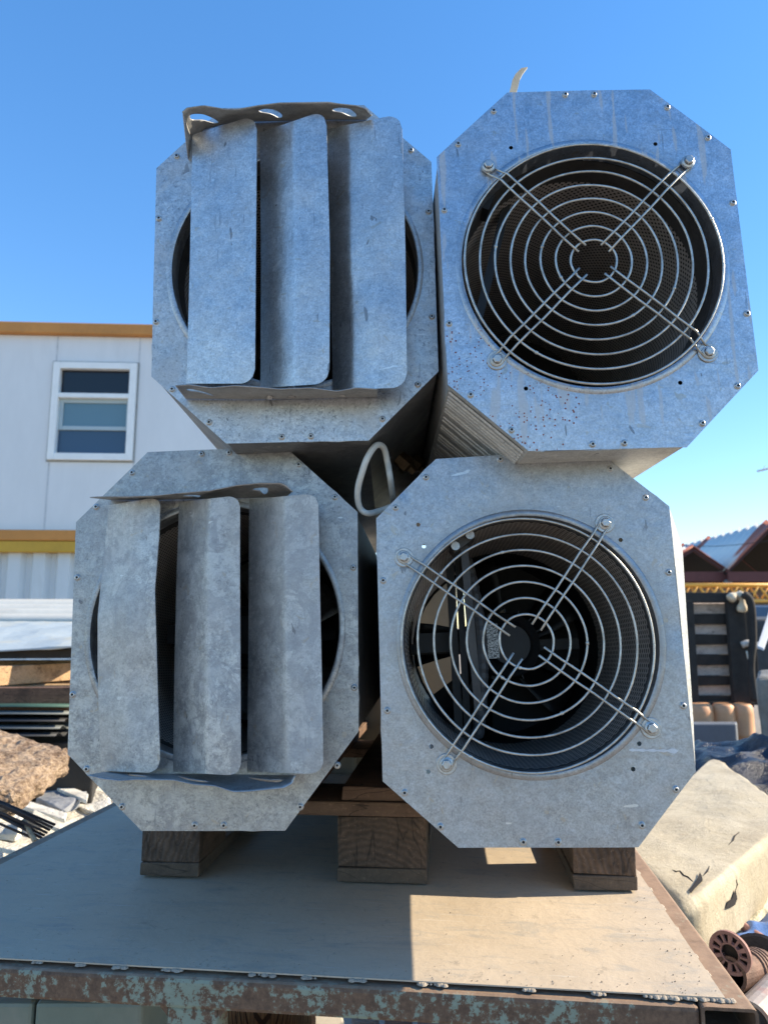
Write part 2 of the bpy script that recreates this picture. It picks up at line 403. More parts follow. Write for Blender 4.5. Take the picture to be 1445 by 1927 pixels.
def liner(u, mat, y1=.03, y2=.7, lip=.07, r2=.152, closed=True):
    r1 = u.fr; r2 = r2 + u.fr - .1585
    mb = MB(); mb.lathe([(r1, y1), (r1 - .001, lip)], (0, 0, 0), (0, 1, 0), 96); u.put(mb, 'liner_lip', M_lin0, smooth=True)
    n = 96; ys = [lerp(lip, y2, k / 8) for k in range(9)]; vs = []; fs = []; uv = []
    for y in ys:
        r = lerp(r1 - .001, r2, (y - lip) / (y2 - lip))
        for k in range(n + 1):
            a = 2 * math.pi * k / n; vs.append(Vector((r * math.cos(a), y, r * math.sin(a)))); uv.append((a * .155, y))
    for i in range(len(ys) - 1):
        for k in range(n): fs.append((i * (n + 1) + k, i * (n + 1) + k + 1, (i + 1) * (n + 1) + k + 1, (i + 1) * (n + 1) + k))
    mesh_obj('perforated_liner', u.up(vs), fs, mat, u.e, smooth=True, uvs=uv)
    # dark casing between liner and housing, lengthened to cover the lit housing wall
    y2 = max(y2, .42); mb = MB(); mb.lathe([(u.fr + .0085, y1), (u.fr + .0085, y2)] + ([(.0, y2)] if closed else []), (0, 0, 0), (0, 1, 0), 48)
    u.put(mb, 'light_stop_casing', M_in)

def screws(u, pts):
    for (px, py) in pts:
        q = u.loc(px, py); y = u.wy(q.x, q.z)
        mb = MB(); mb.lathe([(.0044, 0), (.0044, -.0006), (.0037, -.0009), (.0032, -.0022), (.0026, -.0026), (.0017, -.0026), (.0015, -.0012), (0, -.0012)], (q.x, y, q.z), (0, 1, 0), 14)
        u.put(mb, 'screw', M_screw)
        # socket
        s = u.e.children[-1]
        mb = MB(); mb.lathe([(.0015, -.0020), (0, -.00201)], (q.x, y - .0001, q.z), (0, 1, 0), 8)
        u.put(mb, 'socket', M_screwd, s)

def guard(u, radii, bolts, yg=-.010, cxz=(0, 0)):
    ge = MB()
    root = None
    rw = .00152
    def P(a, r, y=0): return Vector((cxz[0] + r * math.cos(a), yg + y, cxz[1] + r * math.sin(a)))
    # each double spoke is part of the guard; rings are its sub-parts
    bl = [(u.loc(*b), h) for b, h in bolts]
    for bi, (b, h) in enumerate(bl):
        c = Vector((cxz[0], yg, cxz[1])); d = Vector((b.x, yg, b.z)) - c; L = d.length; d.normalize(); s = Vector((-d.z, 0, d.x))
        g = .0062; yo = -.0022
        endy = u.wy(b.x, b.z) - .0026
        loop = []
        side1 = [c + d * lerp(.021, L - .028, k / 5) + s * (g + .0004 * math.sin(k * 2 + bi)) + Vector((0, yo, 0)) for k in range(6)]
        far = [c + d * (L - .010) + s * (g * .9) + Vector((0, (endy - yg), 0)) ]
        arc = [c + d * (L + .008 * math.sin(t)) + s * (.0072 * math.cos(t)) + Vector((0, endy - yg, 0)) for t in [math.pi * k / 8 for k in range(9)]]
        far2 = [c + d * (L - .010) - s * (g * .9) + Vector((0, (endy - yg), 0))]
        side2 = [c + d * lerp(.021, L - .028, k / 5) - s * (g + .0004 * math.cos(k * 2 + bi)) + Vector((0, yo, 0)) for k in range(5, -1, -1)]
        ge.tube(side1 + far + arc + far2 + side2, rw, 8)
    g = u.put(ge, 'wire_guard', M_wire, smooth=True)
    for i, r in enumerate(radii):
        mb = MB(); n = 96; pts = []
        for k in range(n):
            a = 2 * math.pi * k / n
            pts.append(P(a, r + .0007 * noise.noise(Vector((math.cos(a) * 2, math.sin(a) * 2, i * 3.3 + u.c.x * 9))), .0008 * noise.noise(Vector((math.cos(a), math.sin(a), i + 9.1)))))
        mb.tube(pts, rw * 1.02, 8, closed=True); 
        k = int(random.random() * n)   # butt weld
        mb.lathe([(0, -.0035), (rw * 1.5, -.0015), (rw * 1.5, .0015), (0, .0035)], pts[k], pts[(k + 1) % n] - pts[k - 1], 8)
        u.put(mb, 'ring', M_wire, g, smooth=True)
    for (b, h) in bl:
        y = u.wy(b.x, b.z)
        mb = MB(); mb.lathe([(.0125, y - .0005), (.0125, y - .0016), (.0118, y - .0022), (0, y - .0022)] if h else [(.0092, y - .0042), (.0092, y - .0054), (0, y - .0056)], (b.x, 0, b.z), (0, 1, 0), 28)
        ws = u.put(mb, 'washer', M_screw, g)
        mb = MB(); yb = y - (.0022 if h else .0055)
        mb.lathe([(.0085, yb), (.0085, yb - .0012), (.0060, yb - .0022)], (b.x, 0, b.z), (0, 1, 0), 20)
        hexp = [(b.x + .0060 * math.cos(math.pi * k / 3 + b.x * 9), b.z + .0060 * math.sin(math.pi * k / 3 + b.x * 9)) for k in range(6)]
        v = [(x, yb - .0008, z) for x, z in hexp] + [(x, yb - .0055, z) for x, z in hexp] + [(b.x + (x - b.x) * .8, yb - .0062, b.z + (z - b.z) * .8) for x, z in hexp]
        f = [(k, (k + 1) % 6, 6 + (k + 1) % 6, 6 + k) for k in range(6)] + [(6 + k, 6 + (k + 1) % 6, 12 + (k + 1) % 6, 12 + k) for k in range(6)] + [tuple(range(12, 18))]
        mb.add(v, f); u.put(mb, 'bolt', M_screw, g)

def blade(u, L_, Rt, prof, mat, nr=44, rs=.16, rt=.03, wob=.0, sagx=0, seed=0, rot_top=0):
    """L_, Rt: polylines of photo positions down the left and right edges; prof: (s, y offset) across"""
    nc = 30; vs = []; fs = []
    for i in range(nc + 1):
        s = i / nc
        t0 = 0
        if s > 1 - rs:
            q = (s - (1 - rs)) / rs; t0 = rt * (1 - math.sqrt(max(0, 1 - q * q)))
        for k in range(len(prof) - 1):
            if prof[k][0] <= s <= prof[k + 1][0] + 1e-9:
                y = lerp(prof[k][1], prof[k + 1][1], (s - prof[k][0]) / (prof[k + 1][0] - prof[k][0])); break
        for j in range(nr + 1):
            t = lerp(t0, 1 - t0, j / nr)
            a = poly_at(L_, t); b = poly_at(Rt, t)
            px = lerp(a[0], b[0], s); py = lerp(a[1], b[1], s)
            yy = y + wob * noise.noise(Vector((s * 1.6 + seed * 5, t * 3.2, seed)))
            vs.append(u.loc(px, py, yy))
    for i in range(nc):
        for j in range(nr): 
            k = i * (nr + 1) + j; fs.append((k, k + 1, k + nr + 2, k + nr + 1))
    o = mesh_obj('louver_blade', u.up(vs), fs, mat, u.e, smooth=True, solid=.0013, off=0)
    m = o.modifiers.new('e', 'EDGE_SPLIT'); m.split_angle = R(30)
    return o

def bracket(u, rear, front, y0, y1, slots, mat, bend=.0, lip=None):
    """plate reaching out from the panel; rear / front: photo polylines; slots in (s, d)"""
    n = 70; ol = [(k / n, 0) for k in range(n)] + [(1, k / 8) for k in range(8)] + [(1 - k / n, 1) for k in range(n)] + [(0, 1 - k / 8) for k in range(8)]
    hl = []
    for (s0, s1, d0, d1, wd) in slots:     # curved slot from (s0,d0) to (s1,d1)
        up_, dn = [], []
        for k in range(13):
            q = k / 12; s = lerp(s0, s1, q); d = lerp(d0, d1, q) + .10 * math.sin(q * math.pi); hw = wd * math.sqrt(max(0.03, 1 - (2 * q - 1) ** 4))
            up_.append((s, min(.93, d + hw))); dn.append((s, max(.04, d - hw)))
        hl.append(up_ + dn[::-1])
    inner = [(i / n, j / 9) for i in range(1, n) for j in range(1, 9)]
    V, Fs = cdt([(x * 7, y) for x, y in ol], [[(x * 7, y) for x, y in h] for h in hl], [(x * 7 + .001, y) for x, y in inner])
    vs = []
    for p in V:
        s, d = p.x / 7, p.y
        a = u.loc(*poly_at(rear, s), y0); b = u.loc(*poly_at(front, s), y1)
        q = a.lerp(b, d); q.z += bend * math.sin(d * math.pi) * math.sin(s * 9); vs.append(q)
    o = mesh_obj('louver_bracket', u.up(vs), [tuple(f) for f in Fs], mat, u.e, smooth=True, solid=.0013, off=0)
    if lip:                      # folded tab screwed flat on the panel
        a = [u.loc(*poly_at(rear, k / 20), y0) for k in range(21)]
        vs = [v.copy() for v in a] + [v + Vector((0, 0, lip)) for v in a]
        for v in vs[:21]: v.y = -.0035
        for v in vs[21:]: v.y = -.0030
        m = mesh_obj('fixing_tab', u.up(vs), [(k, k + 1, 22 + k, 21 + k) for k in range(20)], mat, o, solid=.0012)
    return o

# photo positions read in enlarged crops: (x, y) -> full photograph
def cv(pts, ox, oy, k): return [(ox + x * k, oy + y * k) for x, y in pts]
kUL, kUR, kLL, kLR = 600 / 1445, 645 / 1445, 630 / 1445, 660 / 1445
G = 'galvanised fan heater units stacked two by two'
UL = Unit('fan_unit', 'upper left galvanised fan unit with smooth wide louver blades under a wavy slotted bracket', G, (-.122, .942, .488), (R(-.23), R(-1.56), R(.57)),
          [(359.6, 263.8 - 55), (700, 207), (811.4, 306.2), (824.7, 699.8), (693.9, 829.3), (426, 834.7), (285.7, 709), (295.3, 317.8)], .168)
UL.oct[0] = (UL.oct[7][0] + .093, H2); UL.oct[1] = (UL.oct[2][0] - .093, H2)
UR = Unit('fan_unit', 'upper right galvanised fan unit with eight ring wire guard and red specks on its face', G, (.264, .870, .457), (R(-.65), R(-1.70), R(-.59)),
          [(954, 175), (1221.8, 169.2), (1373.6, 282.1), (1425, 698), (1291, 842), (994, 849), (842.4, 725), (821.4, 296.4)], .165)
LL = Unit('fan_unit', 'lower left mottled galvanised fan unit with three dented blotchy louver blades', G, (-.226, .989, -.002), (R(-3.14), R(-2.5), R(-1.81)),
          [(279, 851), (536, 840.5), (673, 964), (675, 1376), (537, 1563), (268, 1563), (128, 1419), (145, 983)], .1665)
LR = Unit('fan_unit', 'lower right galvanised fan unit with seven ring wire guard and motor visible inside', G, (.183, .932, -.017), (R(-2.78), R(-2.17), R(-2.71)),
          [(820, 864), (1120, 846), (1258, 953), (1308, 1452), (1200, 1594), (862, 1595), (720, 1470), (708, 976)])

# ---- upper right
h = [(UR.loc(*p).x, UR.loc(*p).z) for p in cv([(360, 402), (967, 387), (423, 1416), (1072, 1391)], 800, 100, kUR)]
front_panel(UR, M_ur, h); housing(UR, M_side, 1.0, reflection_ribs=True, sx=-.014); liner(UR, M_perf, .03, .62, .075, r2=.150)
screws(UR, cv([(588, 180), (709, 178), (287, 248), (138, 387), (1017, 232), (1187, 360), (80, 665), (100, 1142), (190, 1443), (362, 1590), (703, 1650), (836, 1645), (1164, 1562), (1312, 1405), (1352, 1100), (1293, 632)], 800, 100, kUR))
gc = UR.loc(1116.5, 491, -.012)
guard(UR, [.0286 + .0190 * i for i in range(8)], list(zip(cv([(262, 490), (1098, 472), (300, 1298), (1187, 1266)], 800, 100, kUR), (0, 0, 1, 1))), -.012, (gc.x, gc.z))
mb = MB(); mb.box((-.118, .10, .03), (.012, .02, .24), Euler((.0, .28, 0))); mb.box((-.125, .045, .115), (.02, .03, .03), Euler((0, .4, 0)))
UR.put(mb, 'inner_strut', M_black)
h = [(LR.loc(*p).x, LR.loc(*p).z) for p in cv([(234, 367), (257, 456), (1066, 430), (288, 1280), (275, 1384), (1142, 1268), (1117, 1373)], 680, 820, kLR)]
dq = LR.loc(1270, 1180)
front_panel(LR, M_lr, h, dents=[(dq.x, dq.z, .022, .003), (dq.x + .004, dq.z + .06, .03, .0018)])
o0 = LR.oct
rp = [LR.loc(*p) for p in [(1266, 955), (1291, 1031), (1295, 1103), (1304, 1249), (1311, 1357), (1315, 1450)]]
ol = [o0[0], (o0[1][0] + .002, o0[1][1] + .003)] + [(q.x, q.z) for q in rp] + [(o0[4][0] + .001, o0[4][1] + .001), o0[5], o0[6], o0[7]]
housing(LR, M_side, 1.0, outline=[p for i in range(len(ol)) for p in ([ol[i]])], sz=.047, sx=-.03, flange=True)
liner(LR, M_perf2, .03, .30, .032, r2=.155, closed=False)
screws(LR, cv([(266, 172), (570, 98), (700, 94), (1022, 137), (1168, 256), (141, 297), (90, 597), (107, 1132), (178, 1470), (325, 1610), (665, 1672), (808, 1672), (1152, 1604), (1292, 1456), (1322, 1112), (1264, 563)], 680, 820, kLR))
gc = LR.loc(990.6, 1207, -.010)
guard(LR, [.0335 + .0203 * i for i in range(7)], list(zip(cv([(1000, 362), (175, 502), (350, 1352), (1190, 1204)], 680, 820, kLR), (1, 1, 1, 1))), -.010, (gc.x, gc.z))
def fan_inside(u, my=.30, bm=None):
    mb = MB(); mb.lathe([(.0, my - .10), (.030, my - .10), (.036, my - .09), (.048, my - .08), (.052, my - .05), (.052, my + .03), (.03, my + .05), (0, my + .05)], (0, 0, 0), (0, 1, 0), 32)
    for k in range(16):
        a = 2 * math.pi * k / 16; mb.box((.053 * math.cos(a), my - .02, .053 * math.sin(a)), (.008, .08, .002), Euler((0, -a, 0)))
    mt = u.put(mb, 'motor', M_black)
    mb = MB(); mb.box((-.030, my - .1035, .006), (.024, .0012, .052), Euler((0, 0, .12))); u.put(mb, 'rating_plate', M_plate, mt)
    for k in range(5):
        a0 = 2 * math.pi * k / 5 + .45; vs = []; fs = []
        for i in range(7):
            r = lerp(.045, .148, i / 6)
            for j in range(6):
                a = a0 + lerp(-.30, .30, j / 5) * (1 - .15 * i / 6) + .12 * i / 6
                vs.append(Vector((r * math.cos(a), my + .075 + (j / 5 - .5) * .045, r * math.sin(a))))
        for i in range(6):
            for j in range(5): n = i * 6 + j; fs.append((n, n + 1, n + 7, n + 6))
        mesh_obj('fan_blade', u.up(vs), fs, bm or M_black, u.e, smooth=True, solid=.002)
    mb = MB()
    mb.box((-.085, my - .09, .0), (.012, .014, .30)); mb.box((-.072, my - .10, .0), (.01, .004, .28)); mb.box((-.02, my + .03, 0), (.30, .008, .018)); mb.box((-.11, my - .06, .008), (.06, .01, .030))
    u.put(mb, 'motor_bracket', M_black)
    mb = MB(); pts = [Vector((-.060 + .012 * math.sin(t * 3.1), my - .12 - .03 * math.sin(t * 3), .13 - .26 * t)) for t in [k / 40 for k in range(41)]]
    mb.tube(pts, [.0085 + (.0012 if k % 2 else 0) for k in range(41)], 10); u.put(mb, 'conduit', M_conduit)
M_plate = NT('rating_plate'); _n = M_plate.noise(420, 2, .5, M_plate.mapc((1, 1, 2.2))); M_plate = M_plate.set(M_plate.ramp(_n, [(.47, .07), (.53, .42)]), .4, .5)
M_conduit = plain('dark_conduit', (.06, .06, .062), .5, 0, .2, 40)
fan_inside(LR)
q0, q1 = LR.loc(1182, 1411), LR.loc(1274, 1413); vs = []; n = 14
for k in range(n + 1):
    p = q0.lerp(q1, k / n); hw = .0014 + .0007 * math.sin(k * 2.1) + (.0012 if k > n - 3 else 0); hw = hw * (.3 if k in (0, n) else 1)
    for s in (-1, 1): vs.append(Vector((p.x, LR.wy(p.x, p.z) - .0006, p.z + s * hw)))
mesh_obj('paint_mark', LR.up(vs), [(2 * k, 2 * k + 1, 2 * k + 3, 2 * k + 2) for k in range(n)], plain('pale_mark', (.66, .66, .66), .7), LR.e)
mb = MB(); q = LR.loc(868, 1024, .05)
mb.box((q.x, .05, q.z), (.035, .05, .012), Euler((0, -.6, 0))); mb.box((q.x + .006, .05, q.z - .11), (.010, .012, .22), Euler((0, -.03, 0)))
cb = LR.put(mb, 'bracket_clip', M_lin0)
mb = MB()
for dx in (-.010, .010): mb.lathe([(0, 0), (.0058, 0), (.0058, .006), (.0035, .006), (.0035, .016)], (q.x + dx, .018, q.z + dx * .7), (0, 1, 0), 12)
LR.put(mb, 'clip_bolt', M_screw, cb)
# open back rim with a cone so that daylight from behind shows through the fan
mb = MB(); mb.lathe([(.155, .30), (.15, .40), (.15, .43)], (0, 0, 0), (0, 1, 0), 48); LR.put(mb, 'fan_shroud', M_black)
def light_stop_plate(u, hole, y=.42):  # added dark plate that keeps daylight out of the fan inside
    hs = []
    for (a0, a1, r0, r1) in hole:
        hs.append([(r1 * math.cos(R(lerp(a0, a1, k / 10))), r1 * math.sin(R(lerp(a0, a1, k / 10)))) for k in range(11)] + [(r0 * math.cos(R(lerp(a1, a0, k / 10))), r0 * math.sin(R(lerp(a1, a0, k / 10)))) for k in range(11)])
    V, Fs = cdt(circ(0, 0, u.fr + .0085, 48), hs)
    mesh_obj('light_stop_plate', u.up([Vector((p.x, y, p.y)) for p in V]), [tuple(f) for f in Fs], M_in, u.e, solid=.002)
light_stop_plate(LR, [(104, 214, .066, .146)])

M_pp = plain('pale_ply', (.30, .27, .215), .8, 0, .12, 6, .2)
mb = MB(); mb.box((0, 0, .30), (.62, .018, .60)); mb.box((.02, -.012, .30), (.012, .006, .58)); o = mb.build('ply_panel', M_pp, bevel=.002); o.location = (-.10, 2.14, .9035); o.rotation_euler = (R(-1), 0, R(-5)); tag(o, 'pale panel standing behind the stack, glimpsed through the lower right fan', 'panel')
# ---- upper left
front_panel(UL, M_hub, []); housing(UL, M_side_shade, 1.2, sz=-.022, sx=.016); liner(UL, M_perf, .03, .55, .06, r2=.150)
screws(UL, cv([(178, 326), (97, 607), (84, 1075), (157, 1380), (324, 1530), (653, 1596), (784, 1594), (1107, 1515), (1267, 1360), (1330, 1052), (1315, 577), (1236, 300)], 260, 160, kUL))
PR = [(0, -.006), (.5, -.030), (1, -.046)]
blade(UL, [(363, 254), (358, 500), (352, 722)], [(484, 216), (482, 470), (480, 722)], [(0, -.012), (.4, -.024), (1, -.040)], M_bl1, wob=.003, seed=1, rt=.055, rs=.22)
blade(UL, [(490, 250), (492, 500), (491, 730)], [(614, 207), (621, 470), (620, 722)], [(0, -.004), (.50, -.044), (.56, -.046), (1, -.050)], M_bl1, wob=.004, seed=2, rt=.055, rs=.22)
blade(UL, [(618, 243), (622, 500), (627, 733)], [(756, 214), (763, 480), (766, 730)], [(0, -.006), (.28, -.030), (.6, -.042), (1, -.046)], M_bl1, wob=.006, seed=3, rt=.055, rs=.22)
# slightly sagging slotted bracket above the blades
cvp = lambda pts: [(320 + x * 460 / 1445, 170 + y * 460 / 1445) for x, y in pts]
bt = bracket(UL, [(361, 262), (385, 243), (440, 229), (500, 228), (560, 226), (620, 225), (690, 225)],
        cvp([(74, 128), (100, 104), (200, 90), (330, 112), (400, 112), (520, 90), (650, 74), (800, 72), (940, 70), (1000, 80), (1100, 90), (1165, 112), (1192, 150)]), -.002, -.060,
        [(.07, .24, .66, .20, .13), (.43, .56, .72, .22, .12), (.76, .93, .70, .30, .15)], M_brk, .001)
mb = MB(); q0 = UL.loc(352, 240, -.02); q1 = UL.loc(352, 305, -.002)
vs = [UL.loc(*p) for p in [(345, 215, -.056), (361, 258, -.004), (361, 303, -.003), (355, 300, -.004), (350, 260, -.035)]]
mesh_obj('bracket_tab', UL.up(vs), [(0, 1, 2, 3, 4)], M_brk, bt, solid=.0013)
bb = bracket(UL, [(350, 750), (470, 751), (600, 749), (710, 747)],
        cv([(170, 1362), (230, 1358), (330, 1372), (440, 1362), (560, 1370), (640, 1378), (780, 1372), (900, 1388), (990, 1372), (1086, 1378)], 260, 160, kUL), -.003, -.058,
        [(.05, .17, .66, .25, .10)], M_brk, .001)
for p in [(508, 750), (549, 748), (644, 745)]:
    q = UL.loc(p[0], p[1] - 4, -.02); mb = MB(); mb.lathe([(0, -.004), (.0035, -.003), (.0045, 0), (.0045, .003)], q, (0, .6, -1), 12) if p[0] != 549 else mb.lathe([(0, -.012), (.0055, -.012), (.0058, 0), (.0058, .003)], q, (0, .25, -1), 14)
    UL.put(mb, 'bracket_rivet', M_brk, bb)
for q in [(.060, .095), (.115, .150)]:     # cable glands on the underside slope
    pass
n_ = Vector((1, 0, -1)).normalized()
for (x, z, y) in ((.150, -.213, .27), (.178, -.185, .40)):
    mb = MB(); c = Vector((x - .012, y, z + .012)); mb.lathe([(.018, 0), (.018, .008), (.0135, .008), (.0135, .020), (.016, .020), (.016, .032), (.009, .036), (.007, .046), (0, .046)], c, n_, 6)
    UL.put(mb, 'cable_gland', M_brass)

# ---- lower left
front_panel(LL, M_ll, [], warp=.0012); housing(LL, M_side_shade, 1.2, sz=.035, sx=.016); liner(LL, M_perf, .03, .41, .045, r2=.152, closed=False)
fan_inside(LL, bm=M_bl1); light_stop_plate(LL, [])
screws(LL, cv([(344, 160), (643, 80), (761, 74), (1062, 126), (1217, 266), (190, 308), (110, 613), (88, 1117), (148, 1438), (302, 1600), (615, 1680), (740, 1680), (1068, 1601), (1227, 1422), (1300, 1087), (1296, 570)], 100, 820, kLL))
blade(LL, [(206, 951), (196, 1050), (185, 1160), (185, 1260), (187, 1340), (192, 1450)], [(303, 935), (300, 1010), (292, 1110), (295, 1220), (298, 1320), (303, 1455)], [(0, -.006), (.5, -.026), (1, -.040)], M_bl2, wob=.008, seed=4, rt=.04, rs=.25)
blade(LL, [(338, 945), (333, 1100), (329, 1280), (327, 1452)], [(452, 932), (452, 1100), (453, 1280), (454, 1460)], [(0, -.002), (.49, -.046), (.52, -.047), (1, -.050)], M_bl2, wob=.003, seed=5, rt=.04, rs=.22)
blade(LL, [(470, 940), (469, 1100), (468, 1280), (466, 1452)], [(599, 928), (602, 1100), (606, 1280), (609, 1457)], [(0, -.002), (.51, -.047), (.54, -.048), (1, -.050)], M_bl2, wob=.003, seed=6, rt=.04, rs=.22)
bt = bracket(LL, [(208, 940), (300, 940), (400, 938), (540, 934)], cv([(160, 266), (230, 262), (330, 262), (440, 258), (560, 246), (680, 236), (800, 212), (900, 203), (985, 203), (1010, 215), (1035, 240)], 100, 820, kLL), -.003, -.058,
        [(.10, .22, .60, .25, .10), (.42, .54, .62, .25, .10), (.74, .88, .62, .25, .10)], M_brk, .001)
bb = bracket(LL, [(200, 1453), (300, 1457), (420, 1458), (548, 1460)], cv([(150, 1466), (220, 1482), (290, 1490), (360, 1484), (440, 1486), (520, 1486), (610, 1506), (700, 1512), (780, 1538), (850, 1536), (940, 1526), (1000, 1520), (1035, 1500), (1045, 1468)], 100, 820, kLL), -.003, -.058,
        [(.15, .27, .25, .60, .10), (.42, .54, .25, .60, .10), (.76, .90, .25, .62, .10)], M_brk, .001)

# ------------------------------------------------------------------ table, pallet
TZ = .901                        # table top height
YAW = R(-6.57)
TAB = empty('work_table', (-.15, 1.35, 0), (0, 0, YAW))
tag(TAB, 'steel work table with dusty plate top and rusty green frame carrying the stacked fan units', 'table')
def tloc(v):
    M = Matrix.LocRotScale(TAB.location, TAB.rotation_euler, None).inverted(); return M @ v
fl = tloc(atz(0, 1817, TZ)); fr = tloc(atz(1416, 1886, TZ)); le = tloc(atz(0, 1610, TZ)); re_ = tloc(atz(1205, 1600, TZ))
Y0 = (fl.y + fr.y) / 2; XL = le.x; XR = (fr.x + re_.x) / 2; Y1 = Y0 + 1.35
def rust_green(name, k=.5):
    t = NT(name)
    a = t.noise(24, 8, .75); b = t.noise(95, 6, .75); big = t.noise(5, 3, .5)
    f = t.math('ADD', t.math('MULTIPLY', a, .42), t.math('MULTIPLY', b, .43)); f = t.math('ADD', f, t.math('MULTIPLY', big, .35))
    sx_ = t.n('SeparateXYZ'); t.l(t.co, sx_.inputs[0]); f = t.math('SUBTRACT', f, t.math('MULTIPLY', sx_.outputs[0], .02)); f = t.math('ADD', f, t.math('MULTIPLY', sx_.outputs[2], .0))
    m = t.ramp(f, [(k + .02, 0), (k + .05, 1)])
    rust = t.mix(t.ramp(b, [(.3, 0), (.7, 1)]), (.075, .045, .03), (.21, .125, .075))
    green = t.mix(t.ramp(a, [(.3, 0), (.7, 1)]), (.185, .225, .175), (.26, .30, .235))
    sep = t.n('SeparateXYZ'); t.l(t.tc.outputs['Normal'], sep.inputs[0])
    topm = t.ramp(sep.outputs[2], [(.5, 0), (.8, 1)])    # dust lies on the upward faces
    c = t.mix(m, rust, green); c = t.mix(t.math('MULTIPLY', topm, t.ramp(t.noise(40, 6, .7), [(.3, .35), (.7, .85)])), c, (.36, .24, .16))
    return t.set(c, .8, 0, f, .6, .002)
M_rg = rust_green('rusty_green_paint', .60); M_rg2 = rust_green('rusty_paint_dark', .66)
def dusty():
    t = NT('dusty_steel_plate')
    a = t.noise(5, 7, .65, None, .4); b = t.noise(60, 6, .7); c3 = t.noise(260, 3, .6); st = t.noise(9, 6, .7, t.mapc((1, 3.2, 1), (0, 0, 0), (0, 0, .3)), 1.2)
    c = t.mix(t.ramp(a, [(.3, 0), (.7, 1)]), (.46, .375, .28), (.56, .465, .355))
    c = t.mix(t.ramp(st, [(.52, 0), (.66, .5)]), c, (.31, .30, .28))
    c = t.mix(t.ramp(b, [(.62, 0), (.74, .5)]), c, (.24, .20, .16))
    c = t.mix(t.ramp(c3, [(.62, 0), (.75, .35)]), c, (.60, .56, .50))
    c = t.mix(t.ramp(t.noise(13, 2, .4, None, 2.5), [(.496, 0), (.500, .45), (.504, 0)]), c, (.22, .22, .22))
    c = t.mix(t.ramp(t.noise(30, 7, .8, None, .5), [(.60, 0), (.63, .4)]), c, (.27, .225, .18))
    c = t.mix(t.ramp(t.noise(240, 2, .5, t.mapc((.06, 1, 1), (0, 0, 0), (0, 0, .45))), [(.70, 0), (.73, .4)]), c, (.62, .58, .52))
    r = t.ramp(a, [(.3, .62), (.7, .85)])
    t.b.inputs['Specular IOR Level'].default_value = .22
    return t.set(c, r, .0, t.math('ADD', t.math('MULTIPLY', a, 2), t.math('MULTIPLY', b, .6)), .5, .003)
M_plt = dusty()
nx, ny = 60, 60; vs = []; fs = []; px0, px1, py0, py1 = XL + .035, XR - .030, Y0 + .011, Y1 - .02
for j in range(ny + 1):
    for i in range(nx + 1):
        x = lerp(px0, px1, i / nx); y = lerp(py0, py1, j / ny); e = min(i, nx - i, j, ny - j) / 6
        vs.append((x, y, TZ + .001 + .0022 * noise.noise(Vector((x * 3, y * 3, 0))) * min(1, e)))
for j in range(ny):
    for i in range(nx): k = j * (nx + 1) + i; fs.append((k, k + 1, k + nx + 2, k + nx + 1))
mesh_obj('top_plate', vs, fs, M_plt, TAB, smooth=True, solid=.0016, off=-1).modifiers.new('e', 'EDGE_SPLIT').split_angle = R(30)
def tube_rail(name, x0, x1, y0, y1, z0, z1, ends_y=False, mat=M_rg):
    """rectangular steel tube; open at its front end when ends_y"""
    mb = MB(); r = .006
    if ends_y:
        def sec(g): 
            pts = []
            for (cx, cz, a0) in ((x1 - r, z1 - r, 0), (x0 + r, z1 - r, 90), (x0 + r, z0 + r, 180), (x1 - r, z0 + r, 270)):
                for k in range(5):
                    a = R(a0 + k * 22.5); pts.append((cx + (r - g) * math.cos(a), cz + (r - g) * math.sin(a)))
            return pts
        o_, i_ = sec(0), sec(.0035); n = len(o_); v = []
        for pts, y in ((o_, y1), (o_, y0), (i_, y0), (i_, y0 + .5)): v += [(x, y, z) for x, z in pts]
        f = []
        for q in range(3):
            for k in range(n): f.append((q * n + k, (q + 1) * n + k, (q + 1) * n + (k + 1) % n, q * n + (k + 1) % n))
        f.append(tuple(3 * n + k for k in range(n)))
        mb.add(v, f); return mb.build(name, mat, TAB)
    mb.box(((x0 + x1) / 2, (y0 + y1) / 2, (z0 + z1) / 2), (x1 - x0, y1 - y0, z1 - z0)); return mb.build(name, mat, TAB, bevel=.005)
RH = .034
tube_rail('frame_rail', XL + .060, XR - .0605, Y0, Y0 + .05, TZ - .006 - RH, TZ - .0055)
tube_rail('frame_rail', XR - .060, XR, Y0 - .002, Y1, TZ - .0045 - .040, TZ - .0035, True)
tube_rail('frame_rail', XL, XL + .060, Y0 - .002, Y1, TZ - .0045 - .040, TZ - .0035, True)
tube_rail('frame_rail', XL + .060, XR - .0605, Y1 - .05, Y1, TZ - .004 - RH, TZ - .004)
for q in (330, 1500, 'b1', 'b2'):
    if q == 330: c = tloc(atz(383, 1885, TZ - .05)); x = c.x; y = Y0 + .026; wd = .062
    elif q == 1500: x = XR - .03; y = Y0 + .28; wd = .05
    elif q == 'b1': x = XL + .03; y = Y1 - .05; wd = .05
    else: x = XR - .03; y = Y1 - .05; wd = .05
    mb = MB(); z1 = TZ - .004 - RH - .0005 if q == 330 else TZ - .046
    mb.box((x, y, z1 / 2), (wd, .045, z1)); leg = mb.build('leg', M_rg, TAB, bevel=.004)
    if q == 330:
        for s in (-1, 1):
            m2 = MB(); a = x + s * wd / 2; m2.add([(a, y - .02, z1), (a + s * .012, y - .02, z1), (a, y - .02, z1 - .012), (a, y + .02, z1), (a + s * .012, y + .02, z1), (a, y + .02, z1 - .012)], [(0, 1, 2), (3, 5, 4), (0, 3, 4, 1), (1, 4, 5, 2), (0, 2, 5, 3)]); m2.build('gusset', M_rg, leg)
